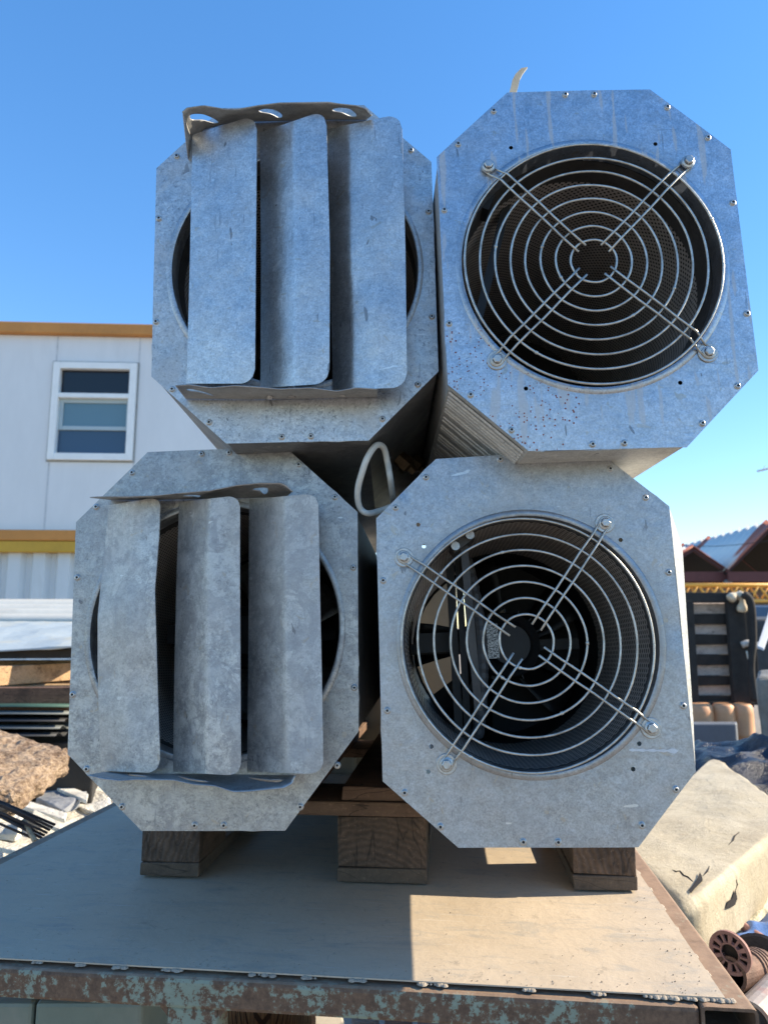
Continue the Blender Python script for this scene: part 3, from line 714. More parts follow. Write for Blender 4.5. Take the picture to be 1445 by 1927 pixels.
# weld beads along the plate edge
random.seed(3)
def bead(x, y, L, along, r=.0026):
    mb = MB(); n = max(4, int(L / .004)); 
    for k in range(n):
        p = Vector((x, y, TZ - .0015)) + along * (k * L / n) + Vector((random.uniform(-1, 1), random.uniform(-1, 1), 0)) * .0012
        rr = r * random.uniform(.35, 1.25)
        mb.lathe([(rr * 1.6, -.001), (rr * 1.2, rr * .3), (rr * .6, rr * .55), (0, rr * .6)], p, (0, 0, 1), 8)
    mb.build('weld_bead', M_weld, TAB, smooth=True)
M_weld = plain('weld_bead', (.40, .34, .27), .8, .1, .35, 90, 1, .002)
for px, L in ((55, .012), (138, .012), (212, .014), (300, .012), (322, .010), (470, .030), (570, .018), (660, .018), (790, .034), (985, .014), (1120, .012), (1215, .020), (1236, .085)):
    p = tloc(atz(px, 1817 + px * .0487 - 4, TZ)); bead(p.x, Y0 + .0108, L, Vector((1, 0, 0)))
for k in range(13):
    y = Y0 + .06 + k * .075 + random.uniform(-.02, .02); bead(XR - .030, y, random.uniform(.008, .018), Vector((0, 1, 0)), .003)

random.seed(77); mb = MB()
for k in range(420):
    x = random.uniform(px0 + .02, px1 - .01); y = random.uniform(Y0 + .015, Y0 + .75)
    if random.random() < .45: y = Y0 + .012 + abs(random.gauss(0, .02))
    elif random.random() < .5: x = px1 - abs(random.gauss(0, .05)) - .005
    s = random.uniform(.0005, .0014) * (1.4 if random.random() < .07 else 1) * .85
    mb.box((x, y, TZ + .0012 + s * .3), (s, s * random.uniform(.6, 1.2), s * .7), Euler((random.random(), random.random(), random.random() * 6)), jit=s * .15)
o = mb.build('grit', plain('grit', (.34, .28, .22), .9, 0, .5, 60)); reparent_ = o; o.location = TAB.location; o.rotation_euler = TAB.rotation_euler; tag(o, 'loose grit and crumbs scattered over the dusty table top', 'grit', kind='stuff')
# pallet (right/depth frame of its own, nearly that of the table)
PAL = empty('wooden_pallet', atz(718, 1667, TZ) + Vector((0, 0, .0035)), (0, 0, R(-5.2)))
tag(PAL, 'weathered wooden pallet on the table top under the fan units', 'pallet')
M_wend = wood('pallet_end_grain', (.155, .10, .068), (.052, .034, .024), end=True)
M_wbrd = wood('pallet_board', (.21, .125, .08), (.09, .052, .034), (1, 9, 9))
M_wrun = wood('pallet_runner', (.14, .10, .07), (.055, .04, .03), (9, 1, 9))
def wbox(name, c, d, mat, j=.0015, bev=.002):
    mb = MB(); c = Vector(c); n = 6
    mb.box((0, 0, 0), d, jit=j)
    for v in mb.v: v += c
    return mb.build(name, mat, PAL, bevel=bev)
PW = .80
for i, (x, wd) in enumerate(((-.348 - .002, .100), (-.002, .145), (.348, .100))):
    x = (-.350, 0, .350)[i]
    wbox('bottom_runner', (x, .60, .011), (wd, 1.20, .022), M_wrun)
    for y in (.0725 + .002, .60, 1.2 - .0725):
        wbox('block', (x, y, .061), (wd - (.002 if i else 0), .145, .078), M_wend)
for y in (.0725, .60, 1.1275): wbox('cross_board', (0, y, .1115), (PW - .01, .140, .022), M_wbrd)
for x, wd in ((-.33, .125), (-.17, .10), (0.005, .143), (.17, .10), (.335, .12)): wbox('deck_board', (x, .605, .134), (wd, 1.19, .0215), M_wbrd)

# ------------------------------------------------------------------ cable, strip
mb = MB(); cy = .985
pts = [(742, 960), (735, 905), (729, 870), (722, 843), (708, 838), (692, 860), (681, 890), (673, 925), (677, 955), (692, 966), (715, 961), (745, 950), (790, 930)]
pp = [at(x, y, cy + .02 * math.sin(i * .9) + (.12 if i in (0,) else 0) + max(0, i - 9) * .03) for i, (x, y) in enumerate(pts)]
def smooth(pp, n=5):
    out = []
    for i in range(len(pp) - 1):
        p0, p1, p2, p3 = pp[max(i - 1, 0)], pp[i], pp[i + 1], pp[min(i + 2, len(pp) - 1)]
        for k in range(n):
            t = k / n; out.append(.5 * ((2 * p1) + (p2 - p0) * t + (2 * p0 - 5 * p1 + 4 * p2 - p3) * t * t + (3 * p1 - p0 - 3 * p2 + p3) * t ** 3))
    return out + [pp[-1]]
mb.tube(smooth(pp), .0044, 12); o = mb.build('cable', M_cable, smooth=True)
tag(o, 'grey power cable looped in the dark gap between the four fan units', 'cable')
o = MB(); a, b = at(948, 195, 1.05), at(988, 128, 1.02)
pts = [a.lerp(b, k / 6) + Vector((.004 * math.sin(k), 0, 0)) for k in range(7)]
vs = []; fs = []
for k, p in enumerate(pts):
    wv = .006 - .001 * (k == 6)
    vs += [p + Vector((-wv, 0, 0)), p + Vector((wv, 0, .002)), p + Vector((wv, .004, .002)), p + Vector((-wv, .004, 0))]
for k in range(6):
    for q in range(4): fs.append((4 * k + q, 4 * k + (q + 1) % 4, 4 * k + 4 + (q + 1) % 4, 4 * k + 4 + q))
fs += [(3, 2, 1, 0), (24, 25, 26, 27)]; o.add(vs, fs)
M_strip = plain('pale_strip', (.55, .52, .44), .7, 0, .2, 40)
tag(o.build('strip', M_strip), 'short pale strip poking up behind the upper right fan unit', 'strip')

# ------------------------------------------------------------------ ground
def ground_mat():
    t = NT('dusty_ground'); a = t.noise(.6, 8, .7); b = t.noise(9, 8, .75); c3 = t.noise(60, 4, .7)
    c = t.mix(t.ramp(a, [(.3, 0), (.7, 1)]), (.25, .21, .165), (.36, .31, .25))
    c = t.mix(t.ramp(b, [(.5, 0), (.7, .6)]), c, (.16, .135, .11)); c = t.mix(t.ramp(c3, [(.6, 0), (.7, .5)]), c, (.5, .47, .42))
    return t.set(c, .95, 0, t.math('ADD', a, b), .8, .03)
M_g = ground_mat()
o = mesh_obj('ground', [(-900, -900, 0), (900, -900, 0), (900, 900, 0), (-900, 900, 0)], [(0, 1, 2, 3)], M_g); o['kind'] = 'structure'

# ------------------------------------------------------------------ cabins on the left
M_wall = plain('cabin_white', (.76, .755, .74), .6, 0, .07, 1.2, .1, .002, dirt=((.50, .50, .48), .4), stretch=(1, 1, .3))
M_orange = plain('cabin_orange', (.58, .24, .05), .55, 0, .15, 3, .1)
M_must = plain('cabin_mustard', (.58, .33, .03), .55, 0, .12, 3, .1)
M_frame = plain('window_frame', (.88, .87, .83), .5, 0, .06, 8, .1)
M_seam = plain('seam', (.56, .565, .57), .7)
def glass(name, col):
    t = NT(name); return t.set(col, .08, 0)
M_gl1 = glass('glass_dark', (.012, .014, .018)); M_gl2 = glass('glass_blue', (.045, .085, .14)); M_gl3 = glass('glass_pale', (.13, .23, .28))
CD = 8.7; CYAW = R(3.0)
cb0 = at(105, 1000, CD)
CAB = empty('site_cabin', (cb0.x, cb0.y, cb0.z), (0, 0, CYAW))
tag(CAB, 'white upper site cabin with orange roof edge and one window', 'cabin')
Mi = Matrix.LocRotScale(CAB.location, CAB.rotation_euler, None).inverted()
def cl(px, py, off=0):           # photo position on the cabin's front wall -> its frame
    o_ = Mi @ Vector((0, 0, CAMZ)); r = Mi.to_3x3() @ ray(px, py); return o_ + r * ((off - o_.y) / r.y)
CX0, CX1 = -6.2, 1.9
zt = cl(105, 632).z; zr = cl(105, 612).z; zb = cl(105, 998).z; zb2 = cl(105, 1018).z
wv = [cl(*p) for p in [(104, 681), (260, 687), (251, 868), (91, 866)]]
wx0, wx1 = (wv[0].x + wv[3].x) / 2, (wv[1].x + wv[2].x) / 2; wz0, wz1 = (wv[2].z + wv[3].z) / 2, (wv[0].z + wv[1].z) / 2
mb = MB()   # wall with an opening for the window
def quadwall(mb, x0, x1, z0, z1, y0, y1): mb.box(((x0 + x1) / 2, (y0 + y1) / 2, (z0 + z1) / 2), (x1 - x0, y1 - y0, z1 - z0))
ins = .05
quadwall(mb, CX0, wx0 + ins, zb, zt, 0, .08); quadwall(mb, wx1 - ins, CX1, zb, zt, 0, .08)
quadwall(mb, wx0 + ins, wx1 - ins, wz1 - ins, zt, 0, .08); quadwall(mb, wx0 + ins, wx1 - ins, zb, wz0 + ins, 0, .08)
quadwall(mb, CX0, CX0 + .08, zb, zt, .081, 2.4); quadwall(mb, CX1 - .08, CX1, zb, zt, .081, 2.4); quadwall(mb, CX0, CX1, zb, zt, 2.401, 2.48)
mb.build('wall', M_wall, CAB)
for px in (105, 262):
    x = cl(px - 4, 760).x
    for (za, zc) in ((zb, wz0 - .004), (wz1 + .004, zt)):
        mb = MB(); mb.box((x, -.003, (za + zc) / 2), (.012, .006, zc - za)); mb.build('panel_seam', M_seam, CAB)
for x in (-1.7, -3.0, -4.3, -5.6): mb = MB(); mb.box((x, -.003, (zb + zt) / 2), (.012, .006, zt - zb)); mb.build('panel_seam', M_seam, CAB)
mb = MB(); mb.box(((CX0 + CX1) / 2, 1.22, (zt + zr) / 2 + .003), (CX1 - CX0 + .08, 2.62, zr - zt)); mb.build('roof_edge', M_orange, CAB, bevel=.01)
mb = MB(); mb.box(((CX0 + CX1) / 2, 1.22, (zb + zb2) / 2 - .003), (CX1 - CX0 + .04, 2.58, zb - zb2)); mb.build('bottom_rail', M_orange, CAB, bevel=.01)
mb = MB(); mb.box(((wx0 + wx1) / 2, -.004, (wz0 + wz1) / 2), (wx1 - wx0 + .035, .006, wz1 - wz0 + .035)); gk = mb; mb = MB(); th = .085; yf = -.05
for (a0, a1, b0, b1) in ((wx0, wx0 + th, wz0, wz1), (wx1 - th, wx1, wz0, wz1), (wx0 + th, wx1 - th, wz1 - th, wz1), (wx0 + th, wx1 - th, wz0, wz0 + th)): quadwall(mb, a0, a1, b0, b1, yf, .05)
zm = cl(105, 745).z; quadwall(mb, wx0 + th, wx1 - th, zm - .03, zm + .03, yf + .003, .05)
win = mb.build('window', M_frame, CAB, bevel=.006)
mb = MB()
for (a0, a1, b0, b1) in ((wx0 - .02, wx0 - .001, wz0 - .02, wz1 + .02), (wx1 + .001, wx1 + .02, wz0 - .02, wz1 + .02), (wx0 - .001, wx1 + .001, wz1 + .001, wz1 + .02), (wx0 - .001, wx1 + .001, wz0 - .02, wz0 - .001)): quadwall(mb, a0, a1, b0, b1, -.010, -.001)
mb.build('gasket', plain('gasket', (.30, .30, .28), .7), win)
gx0, gx1 = wx0 + th, wx1 - th
zu0, zu1 = cl(105, 808).z, zm - .03
def pane(x0, x1, z0, z1, y, m, nm='pane'):
    mb = MB(); quadwall(mb, x0, x1, z0, z1, y, y + .006); return mb.build(nm, m, win)
pane(gx0, gx1, zm + .03, wz1 - th, .03, M_gl1); pane(gx0, gx1, wz0 + th, zu0, .04, M_gl2); pane(gx0 + .05, gx1 - .03, zu0 + .05, zu1 - .05, .032, M_gl3)
mb = MB(); 
for (a0, a1, b0, b1) in ((gx0, gx0 + .05, zu0, zu1), (gx1 - .03, gx1, zu0, zu1), (gx0 + .05, gx1 - .03, zu1 - .05, zu1), (gx0 + .05, gx1 - .03, zu0, zu0 + .05)): quadwall(mb, a0, a1, b0, b1, .012, .045)
mb.build('sash', plain('sash', (.42, .50, .52), .5, 0, .05, 8, .1), win, bevel=.004)
quad = MB(); quadwall(quad, wx0 + ins, wx1 - ins, wz0 + ins, wz1 - ins, .09, .10); quad.build('blind', M_black, win)
# lower container with ribbed walls
zc1 = zb2 - .008; zc0 = -cb0.z
CON = empty('site_container', (cb0.x, cb0.y, 0), (0, 0, CYAW)); tag(CON, 'white ribbed container with mustard top rail under the upper cabin', 'container')
g = cb0.z
zmu = cl(105, 1040).z
mb = MB(); mb.box(((CX0 + CX1) / 2, 1.22, (zc1 + zmu) / 2 + g), (CX1 - CX0 + .03, 2.56, zc1 - zmu)); mb.build('top_rail', M_must, CON, bevel=.01)
vs = []; fs = []; x = CX0; k = 0; pr = []
pitch = .29
while x < CX1:
    for dx, y in ((0, 0), (.05, .07), (.105, .07), (.155, 0), (.29, 0)):
        if x + dx <= CX1: pr.append((x + dx, y + .03))
    x += pitch
for x, y in pr: vs += [(x, y, .12), (x, y, zmu + g)]
for k in range(len(pr) - 1): fs.append((2 * k, 2 * k + 2, 2 * k + 3, 2 * k + 1))
mesh_obj('ribbed_wall', vs, fs, plain('container_white', (.62, .66, .67), .5, 0, .08, 2, .1, dirt=((.42, .45, .40), .5), stretch=(1, 1, .3)), CON, solid=.004)
mb = MB(); quadwall(mb, CX0, CX1, .1, zmu + g - .01, .12, 2.4); mb.build('container_core', M_seam, CON)

# ------------------------------------------------------------------ heaps of rubble
def lump(name, x0, x1, y0, y1, hf, mat, n=(60, 60)):
    vs = []; fs = []
    for j in range(n[1] + 1):
        for i in range(n[0] + 1):
            x = lerp(x0, x1, i / n[0]); y = lerp(y0, y1, j / n[1]); e = min(i / n[0], 1 - i / n[0], j / n[1], 1 - j / n[1]) * 5
            z = hf(x, y) * min(1, e) - .02
            vs.append((x, y, z))
    for j in range(n[1]):
        for i in range(n[0]): k = j * (n[0] + 1) + i; fs.append((k, k + 1, k + n[0] + 2, k + n[0] + 1))
    return mesh_obj(name, vs, fs, mat, smooth=False)
M_rub = plain('rubble', (.34, .29, .23), .95, 0, .45, 14, 1, .03, dirt=((.09, .08, .07), .8))
def nz(x, y, s, k=0): return noise.fractal(Vector((x * s, y * s, k)), 1, 2, 5)
o = lump('rubble_heap', -3.6, -1.12, 1.0, 4.2, lambda x, y: max(0, .44 + .08 * nz(x, y, 2.5) + .04 * nz(x, y, 9)), M_rub, (90, 110)); tag(o, kind='stuff', label='heap of broken plaster and dust left of the table', cat='rubble')
o = lump('scrap_heap', .72, 4.2, .9, 5.5, lambda x, y: max(0, .30 + .12 * nz(x, y, 2.2, 4) + .06 * nz(x, y, 8, 2)), plain('scrap_dirt', (.11, .085, .07), .9, 0, .5, 12, 1, .03), (90, 110)); tag(o, kind='stuff', label='heap of dark rusty scrap right of the table', cat='scrap')

def pbox(name, corners_px, zt_, h, mat, label, cat, group=None, bevel=.01, jit=0, sub=0, D=None, amp=0, ns=5, parentless=True):
    """slab whose top face is seen at the given photo positions, at height zt_"""
    top = [atz(x, y, zt_) for x, y in corners_px] if D is None else [at(x, y, d) for (x, y), d in zip(corners_px, D)]
    bot = [v - Vector((0, 0, h)) for v in top]
    c = sum(bot, Vector()) / 4
    mb = MB(); mb.hexa([v - c for v in bot], [v - c for v in top])
    o = mb.build(name, mat, bevel=0); o.location = c
    if bevel:
        m = o.modifiers.new('b', 'BEVEL'); m.width = bevel; m.segments = 4 if bevel > .02 else 2
    if amp:
        m = o.modifiers.new('su', 'SUBSURF'); m.subdivision_type = 'SIMPLE'; m.levels = m.render_levels = 5
        tx = bpy.data.textures.new(name, 'CLOUDS'); tx.noise_scale = ns; tx.noise_depth = 3
        m = o.modifiers.new('d', 'DISPLACE'); m.texture = tx; m.strength = amp; m.mid_level = .5; m.texture_coords = 'LOCAL'
    tag(o, label, cat, group); return o

# ---- left pile, from far to near
M_corr = plain('white_corrugated', (.60, .59, .53), .5, .1, .08, 5, .1, dirt=((.45, .43, .38), .5))
def corr_sheet(name, px_l, px_r, D0, D1, z, pitch, amp, mat, label, cat, group, along='x', x0=-4.5, x1=-1.25, tilt=0):
    vs = []; fs = []; n = int((D1 - D0) / pitch * 8)
    for j in range(n + 1):
        y = lerp(D0, D1, j / n); zz = amp * math.sin(2 * math.pi * (y - D0) / pitch)
        for k in range(9):
            x = lerp(x0, x1, k / 8); vs.append((x - (x0 + x1) / 2, y - D0, zz + (y - D0) * tilt + .03 * (k / 8) * px_l + .006 * noise.noise(Vector((x, y, z)))))
    for j in range(n):
        for k in range(8): q = j * 9 + k; fs.append((q, q + 1, q + 10, q + 9))
    o = mesh_obj(name, vs, fs, mat, smooth=True, solid=.0025); o.location = ((x0 + x1) / 2, D0, z); tag(o, label, cat, group); return o
LXR = -1.28
def L_z(py, D): return at(70, py, D).z
sh = 'metal sheets piled left of the fan units'
corr_sheet('corrugated_sheet', 0, 0, 4.6, 5.5, L_z(1170, 4.6), .22, .040, M_corr, 'white corrugated sheet on top of the left pile in front of the ribbed container', 'metal sheet', sh, tilt=.17, x0=-5.5, x1=-1.4)
corr_sheet('corrugated_sheet', 0, 0, 4.55, 5.4, L_z(1184, 4.55), .22, .040, M_corr, 'white corrugated sheet just under the topmost one on the left pile', 'metal sheet', sh, tilt=.15, x0=-5.5, x1=-1.45)
M_blue_sheet = plain('pale_blue_sheet', (.42, .48, .50), .5, .1, .1, 6, .3, .004, dirt=((.62, .55, .38), .6))
o = pbox('flat_sheet', [(-420, 1246), (190, 1212), (230, 1172), (-300, 1166)], 0, .012, M_blue_sheet, 'pale blue dented flat sheet between corrugated sheets and pallet', 'metal sheet', sh, bevel=.003, D=(3.45, 3.45, 4.2, 4.2), amp=.03, ns=.25)
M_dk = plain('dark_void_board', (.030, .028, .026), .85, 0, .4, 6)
for k, (ya, yb, D, nm, mt, lb) in enumerate(((1222, 1238, 3.50, 'gap_shade', M_dk, 'dark slab standing in for the shaded gap under the pale blue sheet'),)):
    o = pbox(nm, [(-420, ya + 4), (180, ya), (200, ya - 12), (-300, ya - 10)], 0, .04, mt, lb, 'shade slab', D=(D, D, D + .8, D + .8), bevel=.002)  # dark slab put where there is only a shaded gap
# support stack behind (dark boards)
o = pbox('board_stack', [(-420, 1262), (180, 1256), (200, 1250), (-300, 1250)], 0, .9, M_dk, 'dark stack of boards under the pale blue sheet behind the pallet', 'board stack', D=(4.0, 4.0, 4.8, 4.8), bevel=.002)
# wooden pallet with sunlit frame
M_pw = wood('pale_pine', (.52, .35, .20), (.30, .18, .09), (1, 7, 9), sc=1.2); M_pwd = wood('dark_pine', (.24, .12, .07), (.10, .05, .03), (1, 8, 8))  # paler pine for slats and frame, darker pine for beams
DP = 3.05
PL = empty('wooden_pallet', at(-40, 1318, DP), (0, 0, R(4))); tag(PL, 'pine crate base with raised sunlit frame on the left pile', 'pallet')
mb = MB()
for k in range(9): MB().box((.0, .05 + k * .095, .002 + .012 * (k % 2)), (1.3, .075, .02), jit=.002).build('slat', M_pw, PL, bevel=.002)
MB().box((-.03, .02, .0), (1.4, .045, .10)).build('side_beam', M_pwd, PL, bevel=.003)
q = MB(); a = Vector((-.02, -.02, .065)); 
MB().box((-.06, .40, .075), (.055, .75, .085), Euler((0, 0, -.55))).build('frame_bar', M_pw, PL, bevel=.003)
MB().box((.10, .74, .085), (.9, .05, .085)).build('frame_bar', M_pw, PL, bevel=.003)
MB().box((-.03, .5, -.075), (1.4, .9, .045), jit=.003).build('under_board', M_pwd, PL, bevel=.003)
# stacked sheets under
cols = [('green_sheet', (.05, .10, .075)), ('grey_sheet', (.16, .17, .16)), ('black_sheet', (.03, .03, .032)), ('grey_sheet', (.11, .12, .12)), ('black_sheet', (.035, .037, .04))]
names_ = ['green edged roofing sheet under the pine crate base', 'light grey roofing sheet below the green edged one', 'black roofing sheet between two grey ones', 'dark grey roofing sheet above the lowest black one', 'lowest black roofing sheet on the left pile']
for k, (nm, c) in enumerate(cols):
    py = 1328 + k * 13
    corr_sheet('roofing_sheet', 0, 0, 3.0 - k * .012, 3.7, at(70, py + 4, 3.0).z, .11, .010, plain(nm, c, .5, .2, .2, 10, .2), names_[k], 'metal sheet', 'roofing sheets under the pine crate base', x0=-3.2, x1=-1.24 - .01 * k)
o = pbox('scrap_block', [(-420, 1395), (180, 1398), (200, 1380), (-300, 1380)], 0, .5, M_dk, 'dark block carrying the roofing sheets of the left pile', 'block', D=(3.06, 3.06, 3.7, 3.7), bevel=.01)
# crumbly brown foam block
def crumb():
    t = NT('crumbly_brown'); a = t.noise(13, 8, .8, None, .3); b = t.noise(60, 6, .8)
    f = t.math('ADD', t.math('MULTIPLY', a, .5), t.math('MULTIPLY', b, .5))
    c = t.mix(t.ramp(f, [(.42, 0), (.5, .5), (.58, 1)]), (.16, .10, .065), (.62, .46, .32)); c = t.mix(t.ramp(b, [(.62, 0), (.7, .7)]), c, (.60, .55, .48))
    return t.set(c, .95, 0, f, 1, .03)
M_cr = crumb(); M_crs = plain('brown_skin', (.42, .29, .19), .85, 0, .2, 10, .4, .006)
o = pbox('foam_block', [(-230, 1505), (35, 1488), (136, 1408), (-160, 1325)], 0, .08, M_cr, 'brown crumbly foam block lying left of the lower left fan unit', 'foam block', bevel=.03, D=(2.05, 2.15, 2.55, 2.75), amp=.035, ns=.03)
# broken white panels
M_wp = plain('broken_plaster', (.70, .67, .60), .9, 0, .16, 12, .7, .012, dirt=((.32, .28, .22), .7))
grp = 'broken panels on the rubble heap'
random.seed(11)
pl = [([(-60, 1640), (150, 1600), (205, 1520), (20, 1500)], 'large cream broken panel beside the left table edge'),
      ([(100, 1500), (210, 1540), (200, 1450), (120, 1440)], 'cream panel piece leaning under the lower left fan unit'),
      ([(-120, 1560), (30, 1570), (60, 1480), (-60, 1470)], 'cream panel piece at the left border below the foam block'),
      ([(70, 1500), (120, 1525), (175, 1480), (100, 1470)], 'small grey stained panel piece on the rubble')]
M_gp = plain('grey_panel', (.24, .25, .27), .8, 0, .3, 20, .5, .006)
for k, (c, lb) in enumerate(pl):
    pbox('plaster_sheet', c, .60 + .02 * k, .025, M_gp if k == 3 else M_wp, lb, 'panel', grp, bevel=.004, amp=.05, ns=.18)
random.seed(31)
for k, (x, y, L, an, lb) in enumerate(((60, 1508, 150, 28, 'long narrow cream strip crossing the rubble above the rods'), (130, 1478, 90, 35, 'short cream strip nearest the lower left fan unit'), (20, 1585, 110, 20, 'cream strip beside the table edge at the left border'), (110, 1545, 120, 40, 'narrow cream strip pointing at the table edge'), (-10, 1530, 90, -15, 'stubby cream strip at the left border under the rods'))):
    ca, sa = math.cos(R(an)), math.sin(R(an)) * .6; w2 = 13
    pbox('broken_strip', [(x - ca * L / 2 - 3, y - sa * L / 2 + w2), (x + ca * L / 2 - 3, y + sa * L / 2 + w2), (x + ca * L / 2, y + sa * L / 2), (x - ca * L / 2, y - sa * L / 2)], .66 + .012 * k, .014, M_wp, lb, 'strip', 'cream strips on the rubble heap', bevel=.003)
# rods
M_rod = plain('rusty_rod', (.07, .045, .035), .7, .3, .4, 30)
for k in range(7):
    a = at(-70, 1478 + k * 7, 1.95 - .012 * (k % 2)); b = at(104 - k * 5, 1552 + k * 5, 1.85 - .012 * (k % 2))
    mb = MB(); c = (a + b) / 2; mb.tube([a - c, (a.lerp(b, .5) - c) + Vector((0, 0, .004 * (k % 3))), b - c], .0032, 8); o = mb.build('steel_rod', M_rod, smooth=True); o.location = c
    tag(o, 'long thin rusty rod in the bundle at the left border', 'rod', 'bundle of rusty rods left of the table')
a, b = at(45, 1545, 1.9), at(68, 1585, 1.8); mb = MB(); mb.tube([a - a, b - a], .006, 8); o = mb.build('wood_stick', M_pw); o.location = a; tag(o, 'short orange stick under the rod bundle', 'stick')
# chips on the heap
def chips(name, n, xr, yr, hz, mat, label, smin=.01, smax=.05, seed=1):
    random.seed(seed); mb = MB()
    for k in range(n):
        x, y = random.uniform(*xr), random.uniform(*yr); s = random.uniform(smin, smax) * (1 if random.random() < .8 else 1.8)
        mb.box((x, y, hz(x, y) + s * .15), (s, s * random.uniform(.5, 1), s * random.uniform(.2, .6)), Euler((random.uniform(-.6, .6), random.uniform(-.6, .6), random.uniform(0, 6.3))), jit=s * .16)
    o = mb.build(name, mat); tag(o, kind='stuff', label=label, cat='rubble'); return o
hz1 = lambda x, y: .44 + .08 * nz(x, y, 2.5) + .05 * nz(x, y, 9)
chips('plaster_chips', 900, (-2.4, -1.15), (1.2, 3.0), hz1, M_wp, 'pale plaster chips scattered over the left heap')
chips('brick_chips', 500, (-2.4, -1.15), (1.2, 3.0), hz1, plain('brick_bits', (.26, .15, .10), .9, 0, .4, 30), 'brown brick chips scattered over the left heap', seed=5)

# ------------------------------------------------------------------ right side, near to far
M_cream = NT('cream_skin')
_a = M_cream.noise(6, 7, .7, None, .5); _b = M_cream.noise(45, 6, .75, None, 1.0)
_c = M_cream.mix(M_cream.ramp(_a, [(.35, 0), (.65, 1)]), (.45, .375, .25), (.55, .475, .34))
_c = M_cream.mix(M_cream.ramp(M_cream.noise(3.5, 8, .75, None, .8), [(.5, 0), (.6, .5)]), _c, (.30, .24, .16))
_c = M_cream.mix(M_cream.ramp(_b, [(.58, 0), (.66, .55)]), _c, (.42, .32, .21))
M_cream = M_cream.set(_c, .75, 0, M_cream.math('ADD', _a, _b), .5, .01)
DEBUG = False
def cream_block():
    zt_ = .78
    A, B, C_, D_ = [atz(*p, zt_) for p in [(1150, 1585), (1343, 1418), (1502, 1534), (1293, 1708)]]
    n = 40; vs = []; fs = []
    down = Vector((0, 0, -1)); c = (A + B + C_ + D_) / 4
    # rounded box as a superellipsoid-like grid: top sheet plus skirts
    N = 64; M_ = 40
    def corner(u, v): return A.lerp(D_, u).lerp(B.lerp(C_, u), v)     # u: left->near edge, v: depth
    prof = []
    r = .026; Hh = .13
    for k in range(M_ + 1):
        t = k / M_
        if t < .45: q = t / .45; prof.append((q * (1 - r / .35), 0))
        elif t < .65: a = (t - .45) / .2 * math.pi / 2; prof.append((1 - r / .35 + r / .35 * math.sin(a), -r * (1 - math.cos(a))))
        else: prof.append((1 - .03 * (t - .65), -r - (t - .65) / .35 * (Hh - r)))
    for (s, dz) in prof:
        for k in range(N):
            a = 2 * math.pi * k / N; ex = 16
            cx_, sy_ = math.cos(a), math.sin(a); m = (abs(cx_) ** ex + abs(sy_) ** ex) ** (-1 / ex)
            u, v = .5 + .5 * s * cx_ * m, .5 + .5 * s * sy_ * m
            p = corner(u, v) + Vector((0, 0, dz + (.03 * noise.noise(Vector((a * 6, 1, 2))) * max(0, -dz / Hh - .5) * 2)))
            nn = .006 * noise.fractal(p * 7, 1, 2, 4); p += Vector((nn, nn * .5, nn)); vs.append(p - c)
    for i in range(M_):
        for k in range(N): fs.append((i * N + k, i * N + (k + 1) % N, (i + 1) * N + (k + 1) % N, (i + 1) * N + k))
    o = mesh_obj('foam_block', vs, fs, M_cream, smooth=True); o.location = c
    tag(o, 'big cream rounded block with torn skin right of the table', 'foam block')
    # torn holes in its skin
    for (pts, off) in (([(1295, 1678), (1303, 1668), (1312, 1655), (1316, 1644), (1320, 1650), (1322, 1660), (1314, 1668), (1306, 1676), (1300, 1684)], 0), ([(1362, 1710), (1366, 1695), (1374, 1690), (1380, 1672), (1384, 1690), (1380, 1702), (1370, 1708)], 1)):
        ps = []
        bpy.context.view_layer.update()
        for (x, y) in pts:
            rr = ray(x, y).normalized(); Mi_ = Vector((0, 0, CAMZ)) - c
            hit, loc_, nr_, _ = o.ray_cast(Mi_, rr)
            if hit: ps.append(loc_ + (nr_ if nr_.dot(rr) < 0 else -nr_) * .003)
            if DEBUG: print('HIT', hit, x, y, loc_, c)
        if len(ps) > 3: mesh_obj('torn_hole', ps, [tuple(range(len(ps)))], M_hole, o)
    crack(o, [(1264, 1637), (1272, 1641), (1279, 1640), (1286, 1648), (1294, 1651), (1303, 1659)])
    crack(o, [(1370, 1590), (1378, 1582), (1381, 1574), (1390, 1566)]); crack(o, [(1322, 1648), (1330, 1640), (1334, 1630)]); crack(o, [(1383, 1676), (1386, 1664), (1384, 1655)])
def crack(o, pts):
    ps = []
    for (x, y) in pts:
        rr = ray(x, y).normalized(); hit, l_, n_2, _ = o.ray_cast(Vector((0, 0, CAMZ)) - o.location, rr)
        if hit: ps.append(l_)
    if len(ps) > 2: mb = MB(); mb.tube(ps, [.0005] + [.0022] * (len(ps) - 2) + [.0008], 5); mb.build('crack', M_hole, o)
M_hole = plain('torn_hole', (.012, .008, .006), .9, 0, .6, 60)
cream_block()
# second torn cream sheet, below
o = pbox('torn_sheet', [(1300, 1790), (1385, 1775), (1490, 1640), (1400, 1600)], .58, .03, plain('torn_cream', (.60, .55, .40), .85, 0, .3, 18, .8, .01, dirt=((.1, .07, .05), .8)), 'torn cream sheet lying between the cream block and the blue tarp', 'sheet', bevel=.01, amp=.05, ns=.1)
